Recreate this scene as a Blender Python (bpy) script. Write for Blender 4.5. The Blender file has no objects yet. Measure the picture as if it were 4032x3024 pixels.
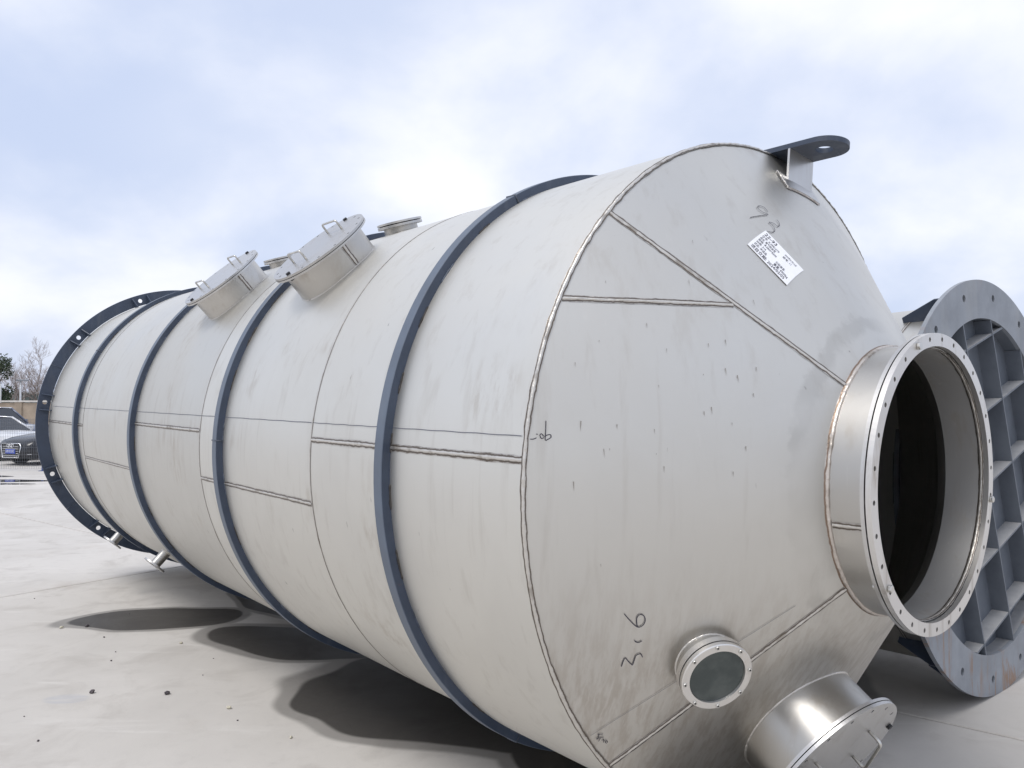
import bpy, bmesh, math, random
from mathutils import Vector, Matrix, noise as mnoise
R_ = math.radians
sin, cos, pi = math.sin, math.cos, math.pi
random.seed(11)
scn = bpy.context.scene
COL = scn.collection

# ------------------------------------------------------------------ camera
cam_d = bpy.data.cameras.new('camera')
cam_d.sensor_width = 36.0
cam_d.lens = 27.43
cam_d.clip_start = 0.05
cam_d.clip_end = 3000
cam = bpy.data.objects.new('camera', cam_d)
COL.objects.link(cam)
cam.location = (0, 0, 1.85)
cam.rotation_euler = (pi / 2 + 0.0274, 0, 0)
scn.camera = cam

# ------------------------------------------------------------------ sky, sun, exposure
SUN_AZ, SUN_EL = R_(-134), R_(60)
sun_dir = Vector((sin(SUN_AZ) * cos(SUN_EL), cos(SUN_AZ) * cos(SUN_EL), sin(SUN_EL)))
world = bpy.data.worlds.new('World')
scn.world = world
world.use_nodes = True
nt = world.node_tree
nt.nodes.clear()
def wn(t, **kw):
    n = nt.nodes.new(t)
    for k, v in kw.items():
        setattr(n, k, v)
    return n
def wl(a, b):
    nt.links.new(a, b)
def wmath(op, a, b=None):
    n = wn('ShaderNodeMath', operation=op)
    for i, v in enumerate((a, b)):
        if v is None:
            continue
        if isinstance(v, (int, float)):
            n.inputs[i].default_value = v
        else:
            wl(v, n.inputs[i])
    return n.outputs[0]
out = wn('ShaderNodeOutputWorld')
bg = wn('ShaderNodeBackground')
bg.inputs['Strength'].default_value = 0.1
sky = wn('ShaderNodeTexSky', sky_type='NISHITA')
sky.sun_disc = False
sky.sun_elevation = SUN_EL
sky.sun_rotation = SUN_AZ
sky.air_density = 1.3
sky.dust_density = 3.0
tc = wn('ShaderNodeTexCoord')
sep = wn('ShaderNodeSeparateXYZ')
wl(tc.outputs['Generated'], sep.inputs[0])
den = wmath('ADD', wmath('MAXIMUM', sep.outputs[2], 0.0), 0.55)
cx = wmath('DIVIDE', sep.outputs[0], den)
cy = wmath('DIVIDE', sep.outputs[1], den)
comb = wn('ShaderNodeCombineXYZ')
wl(cx, comb.inputs[0]); wl(cy, comb.inputs[1])
mp = wn('ShaderNodeMapping')
mp.inputs['Location'].default_value = (3.35, 1.2, 0.4)
wl(comb.outputs[0], mp.inputs['Vector'])
n1 = wn('ShaderNodeTexNoise')
n1.inputs['Scale'].default_value = 2.6
n1.inputs['Detail'].default_value = 6
n1.inputs['Roughness'].default_value = 0.5
n1.inputs['Distortion'].default_value = 0.1
wl(mp.outputs[0], n1.inputs['Vector'])
r1 = wn('ShaderNodeMapRange', interpolation_type='SMOOTHSTEP')
r1.inputs['From Min'].default_value = 0.34
r1.inputs['From Max'].default_value = 0.74
wl(n1.outputs['Fac'], r1.inputs['Value'])
n2 = wn('ShaderNodeTexNoise')
n2.inputs['Scale'].default_value = 1.0
n2.inputs['Detail'].default_value = 3
wl(mp.outputs[0], n2.inputs['Vector'])
r2 = wn('ShaderNodeMapRange', interpolation_type='SMOOTHSTEP')
r2.inputs['From Min'].default_value = 0.3
r2.inputs['From Max'].default_value = 0.7
wl(n2.outputs['Fac'], r2.inputs['Value'])
thick = wmath('ADD', wmath('MULTIPLY', r1.outputs[0], 0.72), wmath('MULTIPLY', r2.outputs[0], 0.28))
haze_mix = wn('ShaderNodeMix', data_type='RGBA')          # thin veil: blue sky through high cloud
haze_mix.inputs['Factor'].default_value = 0.86
wl(sky.outputs[0], haze_mix.inputs['A'])
haze_mix.inputs['B'].default_value = (5.6, 6.4, 8.4, 1)
cl_mix = wn('ShaderNodeMix', data_type='RGBA')
wl(thick, cl_mix.inputs['Factor'])
wl(haze_mix.outputs['Result'], cl_mix.inputs['A'])
cl_mix.inputs['B'].default_value = (9.8, 9.75, 9.9, 1)
wl(cl_mix.outputs['Result'], bg.inputs['Color'])
wl(bg.outputs[0], out.inputs[0])

sun_d = bpy.data.lights.new('sun', 'SUN')
sun_d.energy = 1.6
sun_d.angle = R_(24)
sun_d.color = (1.0, 0.965, 0.92)
sun = bpy.data.objects.new('sun', sun_d)
COL.objects.link(sun)
sun.rotation_euler = (-sun_dir).to_track_quat('-Z', 'Y').to_euler()
sun.location = (0, 0, 30)

vs = scn.view_settings
vs.view_transform = 'Standard'
vs.look = 'None'
vs.exposure = 0.25
vs.gamma = 1
vs.use_curve_mapping = False

# ------------------------------------------------------------------ material helpers
class NB:
    """small node builder"""
    def __init__(self, name):
        self.m = bpy.data.materials.new(name)
        self.m.use_nodes = True
        self.t = self.m.node_tree
        self.t.nodes.clear()
        self.out = self.n('ShaderNodeOutputMaterial')
        self.b = self.n('ShaderNodeBsdfPrincipled')
        self.l(self.b.outputs[0], self.out.inputs[0])
        self._tc = None
    def n(self, t, **kw):
        n = self.t.nodes.new(t)
        for k, v in kw.items():
            setattr(n, k, v)
        return n
    def l(self, a, b):
        self.t.links.new(a, b)
    def put(self, sock, v):
        if isinstance(v, (int, float)):
            sock.default_value = v
        elif isinstance(v, tuple):
            sock.default_value = v + (1,) if len(v) == 3 and sock.type == 'RGBA' else v
        else:
            self.l(v, sock)
    def set(self, **kw):
        for k, v in kw.items():
            self.put(self.b.inputs[k.replace('_', ' ')], v)
    def obj(self):
        if not self._tc:
            self._tc = self.n('ShaderNodeTexCoord')
        return self._tc.outputs['Object']
    def pos(self):
        return self.n('ShaderNodeNewGeometry').outputs['Position']
    def map(self, vec, scale=(1, 1, 1), loc=(0, 0, 0), rot=(0, 0, 0)):
        m = self.n('ShaderNodeMapping')
        self.l(vec, m.inputs['Vector'])
        m.inputs['Scale'].default_value = scale
        m.inputs['Location'].default_value = loc
        m.inputs['Rotation'].default_value = rot
        return m.outputs[0]
    def noise(self, vec, scale, detail=4, rough=0.5, dist=0.0):
        n = self.n('ShaderNodeTexNoise')
        self.l(vec, n.inputs['Vector'])
        n.inputs['Scale'].default_value = scale
        n.inputs['Detail'].default_value = detail
        n.inputs['Roughness'].default_value = rough
        n.inputs['Distortion'].default_value = dist
        return n.outputs['Fac']
    def range(self, v, a, b, c=0.0, d=1.0, smooth=True):
        n = self.n('ShaderNodeMapRange', interpolation_type='SMOOTHSTEP' if smooth else 'LINEAR')
        self.l(v, n.inputs['Value'])
        for k, x in zip(('From Min', 'From Max', 'To Min', 'To Max'), (a, b, c, d)):
            n.inputs[k].default_value = x
        return n.outputs[0]
    def math(self, op, a, b=0.0):
        n = self.n('ShaderNodeMath', operation=op)
        self.put(n.inputs[0], a)
        self.put(n.inputs[1], b)
        return n.outputs[0]
    def mix(self, f, a, b, mode='MIX'):
        n = self.n('ShaderNodeMix', data_type='RGBA', blend_type=mode)
        self.put(n.inputs['Factor'], f)
        self.put(n.inputs['A'], a)
        self.put(n.inputs['B'], b)
        return n.outputs['Result']
    def bump(self, h, strength=0.2, dist=0.01, normal=None):
        n = self.n('ShaderNodeBump')
        n.inputs['Strength'].default_value = strength
        n.inputs['Distance'].default_value = dist
        self.l(h, n.inputs['Height'])
        if normal is not None:
            self.l(normal, n.inputs['Normal'])
        return n.outputs[0]

def mat_steel(name, base=(0.685, 0.673, 0.632), rough=0.47, streak=0.19, speck=0.4, metal=0.95, tone=0.13, grime=0.36, cone=False):
    m = NB(name)
    o = m.obj()
    info = m.n('ShaderNodeObjectInfo')
    shade = m.range(info.outputs['Random'], 0, 1, 1 - tone, 1 + tone * 0.3, False)
    col = m.mix(1.0, base, m.mix(0.0, shade, shade), 'MULTIPLY')
    big = m.noise(o, 1.1, 4, 0.55, 0.4)
    col = m.mix(m.range(big, 0.35, 0.7, 0, 0.22), col, (0.47, 0.45, 0.42))
    st = m.noise(m.map(o, (9, 9, 0.7)), 1.6, 5, 0.6, 0.3)
    stf = m.range(st, 0.52, 0.72, 0, streak)
    col = m.mix(stf, col, (0.40, 0.365, 0.32))
    st2 = m.noise(m.map(o, (26, 26, 1.6), (3, 1, 7)), 1.5, 4, 0.6)
    col = m.mix(m.range(st2, 0.62, 0.75, 0, streak * 0.5), col, (0.72, 0.70, 0.66))
    sm = m.noise(m.map(o, (30, 30, 9), (5, 2, 1)), 1.0, 2, 0.5)
    patch = m.noise(o, 1.4, 2, 0.5)
    sp = m.math('MULTIPLY', m.range(sm, 0.735, 0.78), m.range(patch, 0.45, 0.6))
    col = m.mix(m.math('MULTIPLY', sp, speck), col, (0.10, 0.085, 0.07))
    br = m.math('MULTIPLY', m.range(m.noise(m.map(o, (1, 1, 1), (7, 3, 5)), 2.3, 3, 0.5), 0.56, 0.74), m.range(m.noise(m.map(o, (14, 14, 3)), 1.5, 5, 0.65), 0.42, 0.66))
    col = m.mix(m.math('MULTIPLY', br, grime), col, (0.33, 0.27, 0.20))
    if cone:
        sx = m.n('ShaderNodeSeparateXYZ')
        m.l(o, sx.inputs[0])
        low = m.range(sx.outputs[2], -0.15, -0.75)                       # muddy rain runs dried on the underside
        run = m.noise(m.map(o, (10, 15, 1.6), (2, 8, 3), (0.0, 0.25, 0.0)), 2.2, 6, 0.68, 0.15)
        col = m.mix(m.math('MULTIPLY', low, m.range(run, 0.40, 0.64, 0.22, 0.62)), col, (0.39, 0.345, 0.295))
        lite = m.noise(m.map(o, (16, 24, 1.2), (9, 1, 4), (0.0, 0.3, 0.0)), 1.6, 3, 0.5, 0.4)
        col = m.mix(m.math('MULTIPLY', low, m.range(lite, 0.58, 0.68, 0, 0.55)), col, (0.60, 0.575, 0.54))
        xx = m.math('ADD', sx.outputs[0], m.math('MULTIPLY', m.math('SUBTRACT', m.noise(o, 12, 5, 0.65), 0.5), 0.07))
        band = m.math('MULTIPLY', m.math('MULTIPLY', m.range(xx, 0.500, 0.516), m.range(xx, 0.556, 0.530)), m.range(m.noise(o, 3.2, 2, 0.5), 0.42, 0.6))
        col = m.mix(m.math('MULTIPLY', band, 0.22), col, (0.24, 0.23, 0.21))   # pickling paste smears round the nozzle
    fine = m.noise(o, 60, 3, 0.6)
    rgh = m.math('ADD', m.range(big, 0.3, 0.7, rough - 0.04, rough + 0.07), m.math('MULTIPLY', stf, 0.12))
    h1 = m.bump(big, 0.10, 0.05)
    h2 = m.bump(fine, 0.03, 0.004, h1)
    m.set(Base_Color=col, Metallic=metal, Roughness=rgh, Normal=h2)
    return m.m

def mat_simple(name, col, rough=0.5, metal=0.0, var=0.12, scale=8.0, bump=0.0, spec=0.5):
    m = NB(name)
    o = m.obj()
    f = m.noise(o, scale, 4, 0.55)
    dark = tuple(c * (1 - var) for c in col)
    light = tuple(min(1, c * (1 + var)) for c in col)
    m.set(Base_Color=m.mix(m.range(f, 0.3, 0.7), dark, light), Roughness=rough, Metallic=metal, Specular_IOR_Level=spec)
    if bump:
        m.set(Normal=m.bump(f, bump, 0.01))
    return m.m

def mat_paint(name, col, rough=0.42, rust=0.3):
    m = NB(name)
    o = m.obj()
    f = m.noise(o, 5, 5, 0.6)
    base = m.mix(m.range(f, 0.3, 0.75), tuple(c * 0.86 for c in col), tuple(c * 1.12 for c in col))
    dust_or_toplight = m.noise(m.map(o, (6, 6, 1.2)), 2.0, 5, 0.6)
    base = m.mix(m.range(dust_or_toplight, 0.5, 0.8, 0, 0.12), base, (0.30, 0.30, 0.30))
    r = m.noise(o, 11, 6, 0.7, 0.6)
    rf = m.range(r, 0.66, 0.74, 0, rust)
    base = m.mix(rf, base, (0.13, 0.065, 0.03))
    m.set(Base_Color=base, Roughness=m.math('ADD', m.range(f, 0.3, 0.7, rough - 0.05, rough + 0.08), m.math('MULTIPLY', rf, 0.3)),
          Normal=m.bump(m.noise(o, 45, 3), 0.06, 0.004))
    return m.m

def mat_rusty_flange(name, col):
    m = NB(name)
    o = m.obj()
    f = m.noise(o, 3.5, 5, 0.6)
    base = m.mix(m.range(f, 0.3, 0.75), tuple(c * 0.82 for c in col), tuple(c * 1.15 for c in col))
    run = m.noise(m.map(o, (1, 4.2, 0.9)), 1.7, 6, 0.68, 1.1)
    big = m.noise(o, 1.3, 3, 0.5)
    sepx = m.n('ShaderNodeSeparateXYZ')
    m.l(o, sepx.inputs[0])
    low = m.range(sepx.outputs[2], -0.3, -1.05, 0.30, 1.0)          # more rust runs where water collects at the foot
    rf = m.math('MULTIPLY', m.math('MULTIPLY', m.range(run, 0.50, 0.62), m.range(big, 0.40, 0.55)), low)
    base = m.mix(m.math('MULTIPLY', rf, 0.85), base, (0.24, 0.13, 0.065))
    wash = m.math('MULTIPLY', m.range(m.noise(m.map(o, (1, 5, 0.8), (4, 3, 2)), 1.4, 4), 0.5, 0.7), low)
    base = m.mix(m.math('MULTIPLY', wash, 0.5), base, (0.42, 0.41, 0.38))
    m.set(Base_Color=base, Roughness=0.5, Normal=m.bump(m.noise(o, 40, 3), 0.06, 0.004))
    return m.m

def mat_weld(name, silver=(0.60, 0.575, 0.535), dark=(0.125, 0.105, 0.088)):
    m = NB(name)
    at = m.n('ShaderNodeAttribute', attribute_name='across')
    o = m.obj()
    nz = m.noise(o, 30, 4, 0.6)
    a = m.math('ADD', at.outputs['Fac'], m.math('MULTIPLY', m.math('SUBTRACT', nz, 0.5), 0.7))
    col = m.mix(m.range(a, 0.34, 0.60), silver, dark)
    col = m.mix(m.range(a, 0.72, 1.0), col, (0.50, 0.48, 0.455))
    pt = m.noise(o, 9, 3, 0.6)
    col = m.mix(m.range(pt, 0.55, 0.7, 0, 0.55), col, (0.16, 0.13, 0.10))
    m.set(Base_Color=col, Metallic=0.8, Roughness=m.range(nz, 0.3, 0.7, 0.3, 0.5),
          Normal=m.bump(m.noise(o, 90, 3, 0.6), 0.35, 0.006))
    return m.m

def mat_concrete(name):
    m = NB(name)
    p = m.pos()
    big = m.noise(p, 0.35, 5, 0.55, 0.5)
    mid = m.noise(p, 2.2, 6, 0.62, 0.6)
    fine = m.noise(p, 60, 3, 0.6)
    col = m.mix(m.range(big, 0.3, 0.7), (0.48, 0.457, 0.425), (0.585, 0.56, 0.525))
    col = m.mix(m.range(mid, 0.48, 0.70, 0, 0.55), col, (0.40, 0.375, 0.345))
    sw = m.noise(m.map(p, (1.2, 7, 1), rot=(0, 0, 0.62)), 0.8, 5, 0.6, 0.6)          # trowel and tyre smears
    col = m.mix(m.range(sw, 0.56, 0.72, 0, 0.35), col, (0.64, 0.62, 0.59))
    col = m.mix(m.range(fine, 0.62, 0.8, 0, 0.35), col, (0.36, 0.345, 0.32))
    dirt = m.noise(m.map(p, (1, 1, 1), (9, 4, 0)), 0.9, 5, 0.6, 0.3)
    col = m.mix(m.range(dirt, 0.58, 0.74, 0, 0.3), col, (0.40, 0.345, 0.29))
    # damp patches drying from the edge inward, and shade painted between and under the vessels: (centre x, y, radius x, radius y, turn)
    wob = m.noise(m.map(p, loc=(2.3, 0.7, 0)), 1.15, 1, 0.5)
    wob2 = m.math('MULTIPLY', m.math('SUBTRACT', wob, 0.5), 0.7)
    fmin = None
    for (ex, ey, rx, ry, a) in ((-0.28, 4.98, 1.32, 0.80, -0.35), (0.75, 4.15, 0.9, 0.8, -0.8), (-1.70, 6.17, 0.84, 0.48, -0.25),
                                (-3.12, 6.83, 0.80, 0.40, 0.18), (-2.2, 7.4, 0.8, 0.35, -0.8), (0.9, 3.2, 0.8, 0.55, -0.8), (1.35, 6.0, 1.5, 1.0, -0.87)):  # last ellipse paints the deep shade between the vessels
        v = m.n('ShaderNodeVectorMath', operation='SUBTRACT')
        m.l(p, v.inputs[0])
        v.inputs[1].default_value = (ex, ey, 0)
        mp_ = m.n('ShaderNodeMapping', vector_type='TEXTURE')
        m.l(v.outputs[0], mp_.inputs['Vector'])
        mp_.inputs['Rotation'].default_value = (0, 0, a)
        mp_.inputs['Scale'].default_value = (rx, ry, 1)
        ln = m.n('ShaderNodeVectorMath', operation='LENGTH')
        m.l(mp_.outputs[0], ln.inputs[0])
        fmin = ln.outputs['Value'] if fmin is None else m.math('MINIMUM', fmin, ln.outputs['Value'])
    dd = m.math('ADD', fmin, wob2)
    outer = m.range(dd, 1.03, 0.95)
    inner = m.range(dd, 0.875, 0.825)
    wet_shade = m.math('ADD', m.math('MULTIPLY', outer, 0.55), m.math('MULTIPLY', inner, 0.45))
    v = m.n('ShaderNodeVectorMath', operation='SUBTRACT')
    m.l(p, v.inputs[0]); v.inputs[1].default_value = (-2.81, 4.97, 0)
    mp_ = m.n('ShaderNodeMapping', vector_type='TEXTURE')
    m.l(v.outputs[0], mp_.inputs['Vector']); mp_.inputs['Scale'].default_value = (0.15, 0.085, 1)
    ln = m.n('ShaderNodeVectorMath', operation='LENGTH'); m.l(mp_.outputs[0], ln.inputs[0])
    smear = m.math('MULTIPLY', m.range(ln.outputs['Value'], 1.05, 0.8), m.range(m.noise(m.map(p, (4, 40, 1)), 1.0, 3), 0.35, 0.6, 0.4, 1.0))
    col = m.mix(m.math('MULTIPLY', smear, 0.55), col, (0.40, 0.41, 0.44))
    mott = m.noise(p, 9, 5, 0.65, 0.3)
    col = m.mix(m.range(mott, 0.5, 0.72, 0, 0.28), col, (0.43, 0.41, 0.385))
    col = m.mix(m.math('MULTIPLY', wet_shade, 0.95), col, (0.034, 0.031, 0.028))  # damp tone, near black because it also carries shade under the vessels
    rgh = m.math('SUBTRACT', m.range(mid, 0.3, 0.7, 0.70, 0.85), m.math('MULTIPLY', wet_shade, 0.25))
    m.set(Base_Color=col, Roughness=rgh, Normal=m.bump(fine, 0.10, 0.006, m.bump(mid, 0.06, 0.02)))
    return m.m

M = {}
M['shell'] = mat_steel('pickled_steel_plate')
M['cone'] = mat_steel('pickled_steel_cone', (0.625, 0.612, 0.575), 0.42, 0.20, 0.5, tone=0.03, grime=0.35, cone=True)
M['neck'] = mat_steel('bright_rolled_steel', (0.54, 0.525, 0.495), 0.36, 0.35, 0.2, metal=1.0)
M['lid'] = mat_steel('cover_steel', (0.60, 0.595, 0.585), 0.36, 0.3, 0.3)
M['sightring'] = mat_steel('turned_steel_ring', (0.74, 0.72, 0.69), 0.34, 0.1, 0.1, tone=0.0)
M['liner'] = mat_steel('matt_inner_steel', (0.50, 0.495, 0.485), 0.5, 0.5, 0.5, metal=0.75, grime=0.8)
M['weld'] = mat_weld('weld_bead')
M['weld_rough'] = mat_weld('weld_bead_rough', (0.58, 0.53, 0.48), (0.22, 0.16, 0.12))
M['navy'] = mat_paint('navy_paint', (0.045, 0.062, 0.098), 0.34, 0.22)
M['navy_lug'] = mat_paint('navy_lug_paint', (0.034, 0.048, 0.078), 0.45, 0.05)
M['navy_pale'] = mat_paint('navy_paint_pale', (0.095, 0.120, 0.162), 0.42, 0.15)
M['flange_face'] = mat_steel('blotchy_flange_steel', (0.70, 0.685, 0.665), 0.40, 0.6, 0.3, tone=0.0, grime=0.8)
M['navy_weld'] = mat_simple('painted_weld', (0.07, 0.085, 0.115), 0.45, 0, 0.35, 30, 0.4)
M['dark_weld'] = mat_simple('dark_stitch_weld', (0.055, 0.05, 0.047), 0.6, 0.3, 0.4, 40, 0.5)
M['slate'] = mat_rusty_flange('slate_paint', (0.235, 0.255, 0.285))
def mat_rib():
    m = NB('slate_rib_paint')
    o = m.obj()
    f = m.noise(o, 5, 5, 0.6)
    base = m.mix(m.range(f, 0.3, 0.75), (0.105, 0.120, 0.145), (0.140, 0.158, 0.186))  # dark base paints the shaded rib sides against the pale tops
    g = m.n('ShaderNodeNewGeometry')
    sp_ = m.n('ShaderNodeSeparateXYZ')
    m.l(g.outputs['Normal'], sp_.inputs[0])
    dust_or_toplight = m.math('MULTIPLY', m.range(sp_.outputs[2], 0.35, 0.85), m.range(m.noise(o, 6, 4, 0.6), 0.25, 0.6, 0.5, 0.9))   # overhead light painted onto the upward rib faces, over a dusty film
    base = m.mix(dust_or_toplight, base, (0.40, 0.40, 0.40))
    rf = m.range(m.noise(o, 9, 6, 0.7, 0.6), 0.64, 0.74, 0, 0.4)
    base = m.mix(rf, base, (0.20, 0.12, 0.07))
    m.set(Base_Color=base, Roughness=0.5, Normal=m.bump(m.noise(o, 45, 3), 0.06, 0.004))
    return m.m
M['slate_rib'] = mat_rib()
M['bolt'] = mat_simple('zinc_bolt', (0.62, 0.61, 0.58), 0.32, 1.0, 0.1, 30)
M['dark_bolt'] = mat_simple('black_bolt', (0.03, 0.03, 0.032), 0.45, 0.4, 0.2, 30)
M['gasket'] = mat_simple('black_gasket', (0.02, 0.02, 0.022), 0.8)  # also blackens the added ring behind the slate flange's bolt holes
M['ink'] = mat_simple('marker_ink', (0.035, 0.033, 0.05), 0.6)
M['drip'] = mat_simple('rust_drips', (0.21, 0.19, 0.165), 0.7)
M['scribe'] = mat_simple('scribe_line', (0.10, 0.105, 0.13), 0.6)
M['paper'] = mat_simple('paper_label', (0.80, 0.81, 0.84), 0.55, 0, 0.02, 30)
M['print'] = mat_simple('label_print', (0.04, 0.04, 0.06), 0.7)
M['rubber'] = mat_simple('tyre_rubber', (0.02, 0.02, 0.021), 0.85)
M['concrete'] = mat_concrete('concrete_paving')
M['joint'] = mat_simple('joint_filler', (0.13, 0.12, 0.11), 0.9, 0, 0.3, 6)
M['timber'] = mat_simple('weathered_timber', (0.20, 0.15, 0.10), 0.8, 0, 0.3, 9, 0.3)
M['stone_dark'] = mat_simple('dark_stone', (0.075, 0.065, 0.07), 0.85, 0, 0.4, 40, 0.5)
M['stone_pale'] = mat_simple('pale_stone', (0.55, 0.52, 0.42), 0.85, 0, 0.2, 40, 0.5)
def glass():
    m = NB('sight_glass_pane')
    m.set(Base_Color=m.mix(m.range(m.noise(m.obj(), 14, 4), 0.35, 0.7), (0.030, 0.042, 0.040), (0.062, 0.075, 0.070)),
          Roughness=0.12, Specular_IOR_Level=0.5, Coat_Weight=0.3)
    return m.m
M['glass'] = glass()

# ------------------------------------------------------------------ mesh helpers
def finish(bm, name, mat, parent=None, smooth=False, loc=None, sharp=None):
    me = bpy.data.meshes.new(name)
    bm.to_mesh(me)
    bm.free()
    me.materials.append(mat)
    if smooth:
        me.polygons.foreach_set('use_smooth', [True] * len(me.polygons))
        if sharp is not None:
            me.set_sharp_from_angle(angle=R_(sharp))
    return link(name, me, parent, loc)
def link(name, me, parent=None, loc=None, mw=None):
    o = bpy.data.objects.new(name, me)
    COL.objects.link(o)
    if parent is not None:
        o.parent = parent
    if loc is not None:
        o.location = loc
    if mw is not None:
        o.matrix_local = mw
    return o
def empty(name, label, cat, mw=None, loc=None, group=None):
    o = bpy.data.objects.new(name, None)
    COL.objects.link(o)
    o.empty_display_size = 0.3
    if mw is not None:
        o.matrix_world = mw
    if loc is not None:
        o.location = loc
    tag(o, label, cat, group)
    return o
def tag(o, label=None, cat=None, group=None, kind=None):
    if label: o['label'] = label
    if cat: o['category'] = cat
    if group: o['group'] = group
    if kind: o['kind'] = kind
    return o
def frame(c, ex, ez):
    """matrix with local z along ez, local x near ex"""
    ez = Vector(ez).normalized()
    ex = Vector(ex)
    ex = (ex - ez * ex.dot(ez)).normalized()
    ey = ez.cross(ex)
    return Matrix(((ex.x, ey.x, ez.x, c[0]), (ex.y, ey.y, ez.y, c[1]), (ex.z, ey.z, ez.z, c[2]), (0, 0, 0, 1)))
def revolve(bm, prof, axis_frame, n=128, closed_prof=False, a0=0.0, a1=2 * pi):
    """prof: list of (r, h); revolved about frame z"""
    full = abs(a1 - a0 - 2 * pi) < 1e-6
    cnt = n if full else n + 1
    rings = []
    for i in range(cnt):
        a = a0 + (a1 - a0) * i / n
        rings.append([bm.verts.new(axis_frame @ Vector((r * cos(a), r * sin(a), h))) for r, h in prof])
    m = len(prof)
    for i in range(n):
        A, B = rings[i], rings[(i + 1) % cnt]
        for j in range(m if closed_prof else m - 1):
            k = (j + 1) % m
            bm.faces.new((A[j], B[j], B[k], A[k]))
    bmesh.ops.recalc_face_normals(bm, faces=bm.faces)
def circle(r, n, c=(0, 0), a0=0.0):
    return [(c[0] + r * cos(a0 + 2 * pi * i / n), c[1] + r * sin(a0 + 2 * pi * i / n)) for i in range(n)]
def plate(loops, th, fr, bm=None):
    """flat plate with holes: loops in frame xy (first = outline), from z=0 down to z=-th"""
    own = bm is None
    bm = bm or bmesh.new()
    edges = []
    for lp in loops:
        vs_ = [bm.verts.new((x, y, 0)) for x, y in lp]
        for i in range(len(vs_)):
            edges.append(bm.edges.new((vs_[i], vs_[(i + 1) % len(vs_)])))
    fc = bmesh.ops.triangle_fill(bm, use_beauty=True, edges=edges, normal=(0, 0, 1))
    faces = [g for g in fc['geom'] if isinstance(g, bmesh.types.BMFace)]
    ex = bmesh.ops.extrude_face_region(bm, geom=faces, use_keep_orig=True)
    vv = [g for g in ex['geom'] if isinstance(g, bmesh.types.BMVert)]
    bmesh.ops.translate(bm, verts=vv, vec=(0, 0, -th))
    bmesh.ops.recalc_face_normals(bm, faces=bm.faces)
    bmesh.ops.transform(bm, matrix=fr, verts=bm.verts)
    return bm
def box(bm, c, s, rot=None):
    r = bmesh.ops.create_cube(bm, size=1)
    mtx = Matrix.Translation(c) @ (rot.to_4x4() if rot else Matrix()) @ Matrix.Diagonal((s[0], s[1], s[2], 1))
    bmesh.ops.transform(bm, matrix=mtx, verts=r['verts'])
    return r['verts']
def bevel_all(bm, w, seg=1):
    bmesh.ops.bevel(bm, geom=list(bm.edges), offset=w, segments=seg, affect='EDGES', profile=0.5)
def tube(bm, pts, rad, n=8, cap=True):
    pts = [Vector(p) for p in pts]
    rings = []
    up = Vector((0.13, 0.31, 0.94))
    for i, p in enumerate(pts):
        t = (pts[min(i + 1, len(pts) - 1)] - pts[max(i - 1, 0)]).normalized()
        u = t.cross(up)
        if u.length < 1e-3:
            u = t.cross(Vector((1, 0, 0)))
        u.normalize()
        v = t.cross(u)
        r = rad[i] if isinstance(rad, (list, tuple)) else rad
        rings.append([bm.verts.new(p + (u * cos(2 * pi * k / n) + v * sin(2 * pi * k / n)) * r) for k in range(n)])
    for i in range(len(rings) - 1):
        for k in range(n):
            bm.faces.new((rings[i][k], rings[i][(k + 1) % n], rings[i + 1][(k + 1) % n], rings[i + 1][k]))
    if cap:
        bm.faces.new(rings[0][::-1])
        bm.faces.new(rings[-1])
def round_path(pts, r, n=5):
    """rounds the corners of a polyline"""
    pts = [Vector(p) for p in pts]
    res = [pts[0]]
    for a, b, c in zip(pts, pts[1:], pts[2:]):
        d1, d2 = (a - b).normalized(), (c - b).normalized()
        p, q = b + d1 * r, b + d2 * r
        for i in range(n + 1):
            t = i / n
            res.append(p * (1 - t) ** 2 + b * 2 * t * (1 - t) + q * t * t)
    res.append(pts[-1])
    return res
def weld(name, pts, nrms, width, height, parent, mat, closed=False, seed=0.0, rough=0.35, loc=None, flank=2.0):
    """weld bead with heat-stained flanks laid along pts on a surface with the given normals"""
    P = [Vector(p) for p in pts]
    N = [Vector(n).normalized() for n in nrms]
    cnt = len(P)
    prof = [(-flank, 0.0009), (-1.0, 0.0016), (-0.8, 0.35), (-0.4, 0.85), (0, 1.0), (0.4, 0.85), (0.8, 0.35), (1.0, 0.0016), (flank, 0.0009)]
    verts, faces, vals = [], [], []
    for i in range(cnt):
        t = P[(i + 1) % cnt] - P[i - 1] if closed else P[min(i + 1, cnt - 1)] - P[max(i - 1, 0)]
        t.normalize()
        s = N[i].cross(t).normalized()
        q = P[i] * 22 + Vector((seed, seed * 1.7, 0))
        nz = mnoise.noise(q)
        nz2 = mnoise.noise(q * 3.1 + Vector((5, 2, 1)))
        wv = width * 0.5 * (1 + rough * 0.5 * nz)
        hv = height * (1 + rough * 1.2 * nz2)
        sh = s * (width * 0.08 * mnoise.noise(q * 0.25 + Vector((9, 9, 3))))
        for a, h in prof:
            hh = h if h < 0.01 else max(0.002, h * hv)
            aa = a * (1 + 0.12 * mnoise.noise(q * 2 + Vector((a, 3, 8)))) if abs(a) > 1 else a
            verts.append(P[i] + sh + s * (aa * wv) + N[i] * hh)
            vals.append(min(1.0, abs(a) / 1.6))
    m = len(prof)
    for i in range(cnt if closed else cnt - 1):
        j = (i + 1) % cnt
        for k in range(m - 1):
            faces.append((i * m + k, j * m + k, j * m + k + 1, i * m + k + 1))
    me = bpy.data.meshes.new(name)
    me.from_pydata(verts, [], faces)
    at = me.attributes.new('across', 'FLOAT', 'POINT')
    at.data.foreach_set('value', vals)
    me.materials.append(mat)
    me.polygons.foreach_set('use_smooth', [True] * len(me.polygons))
    return link(name, me, parent, loc)
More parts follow.
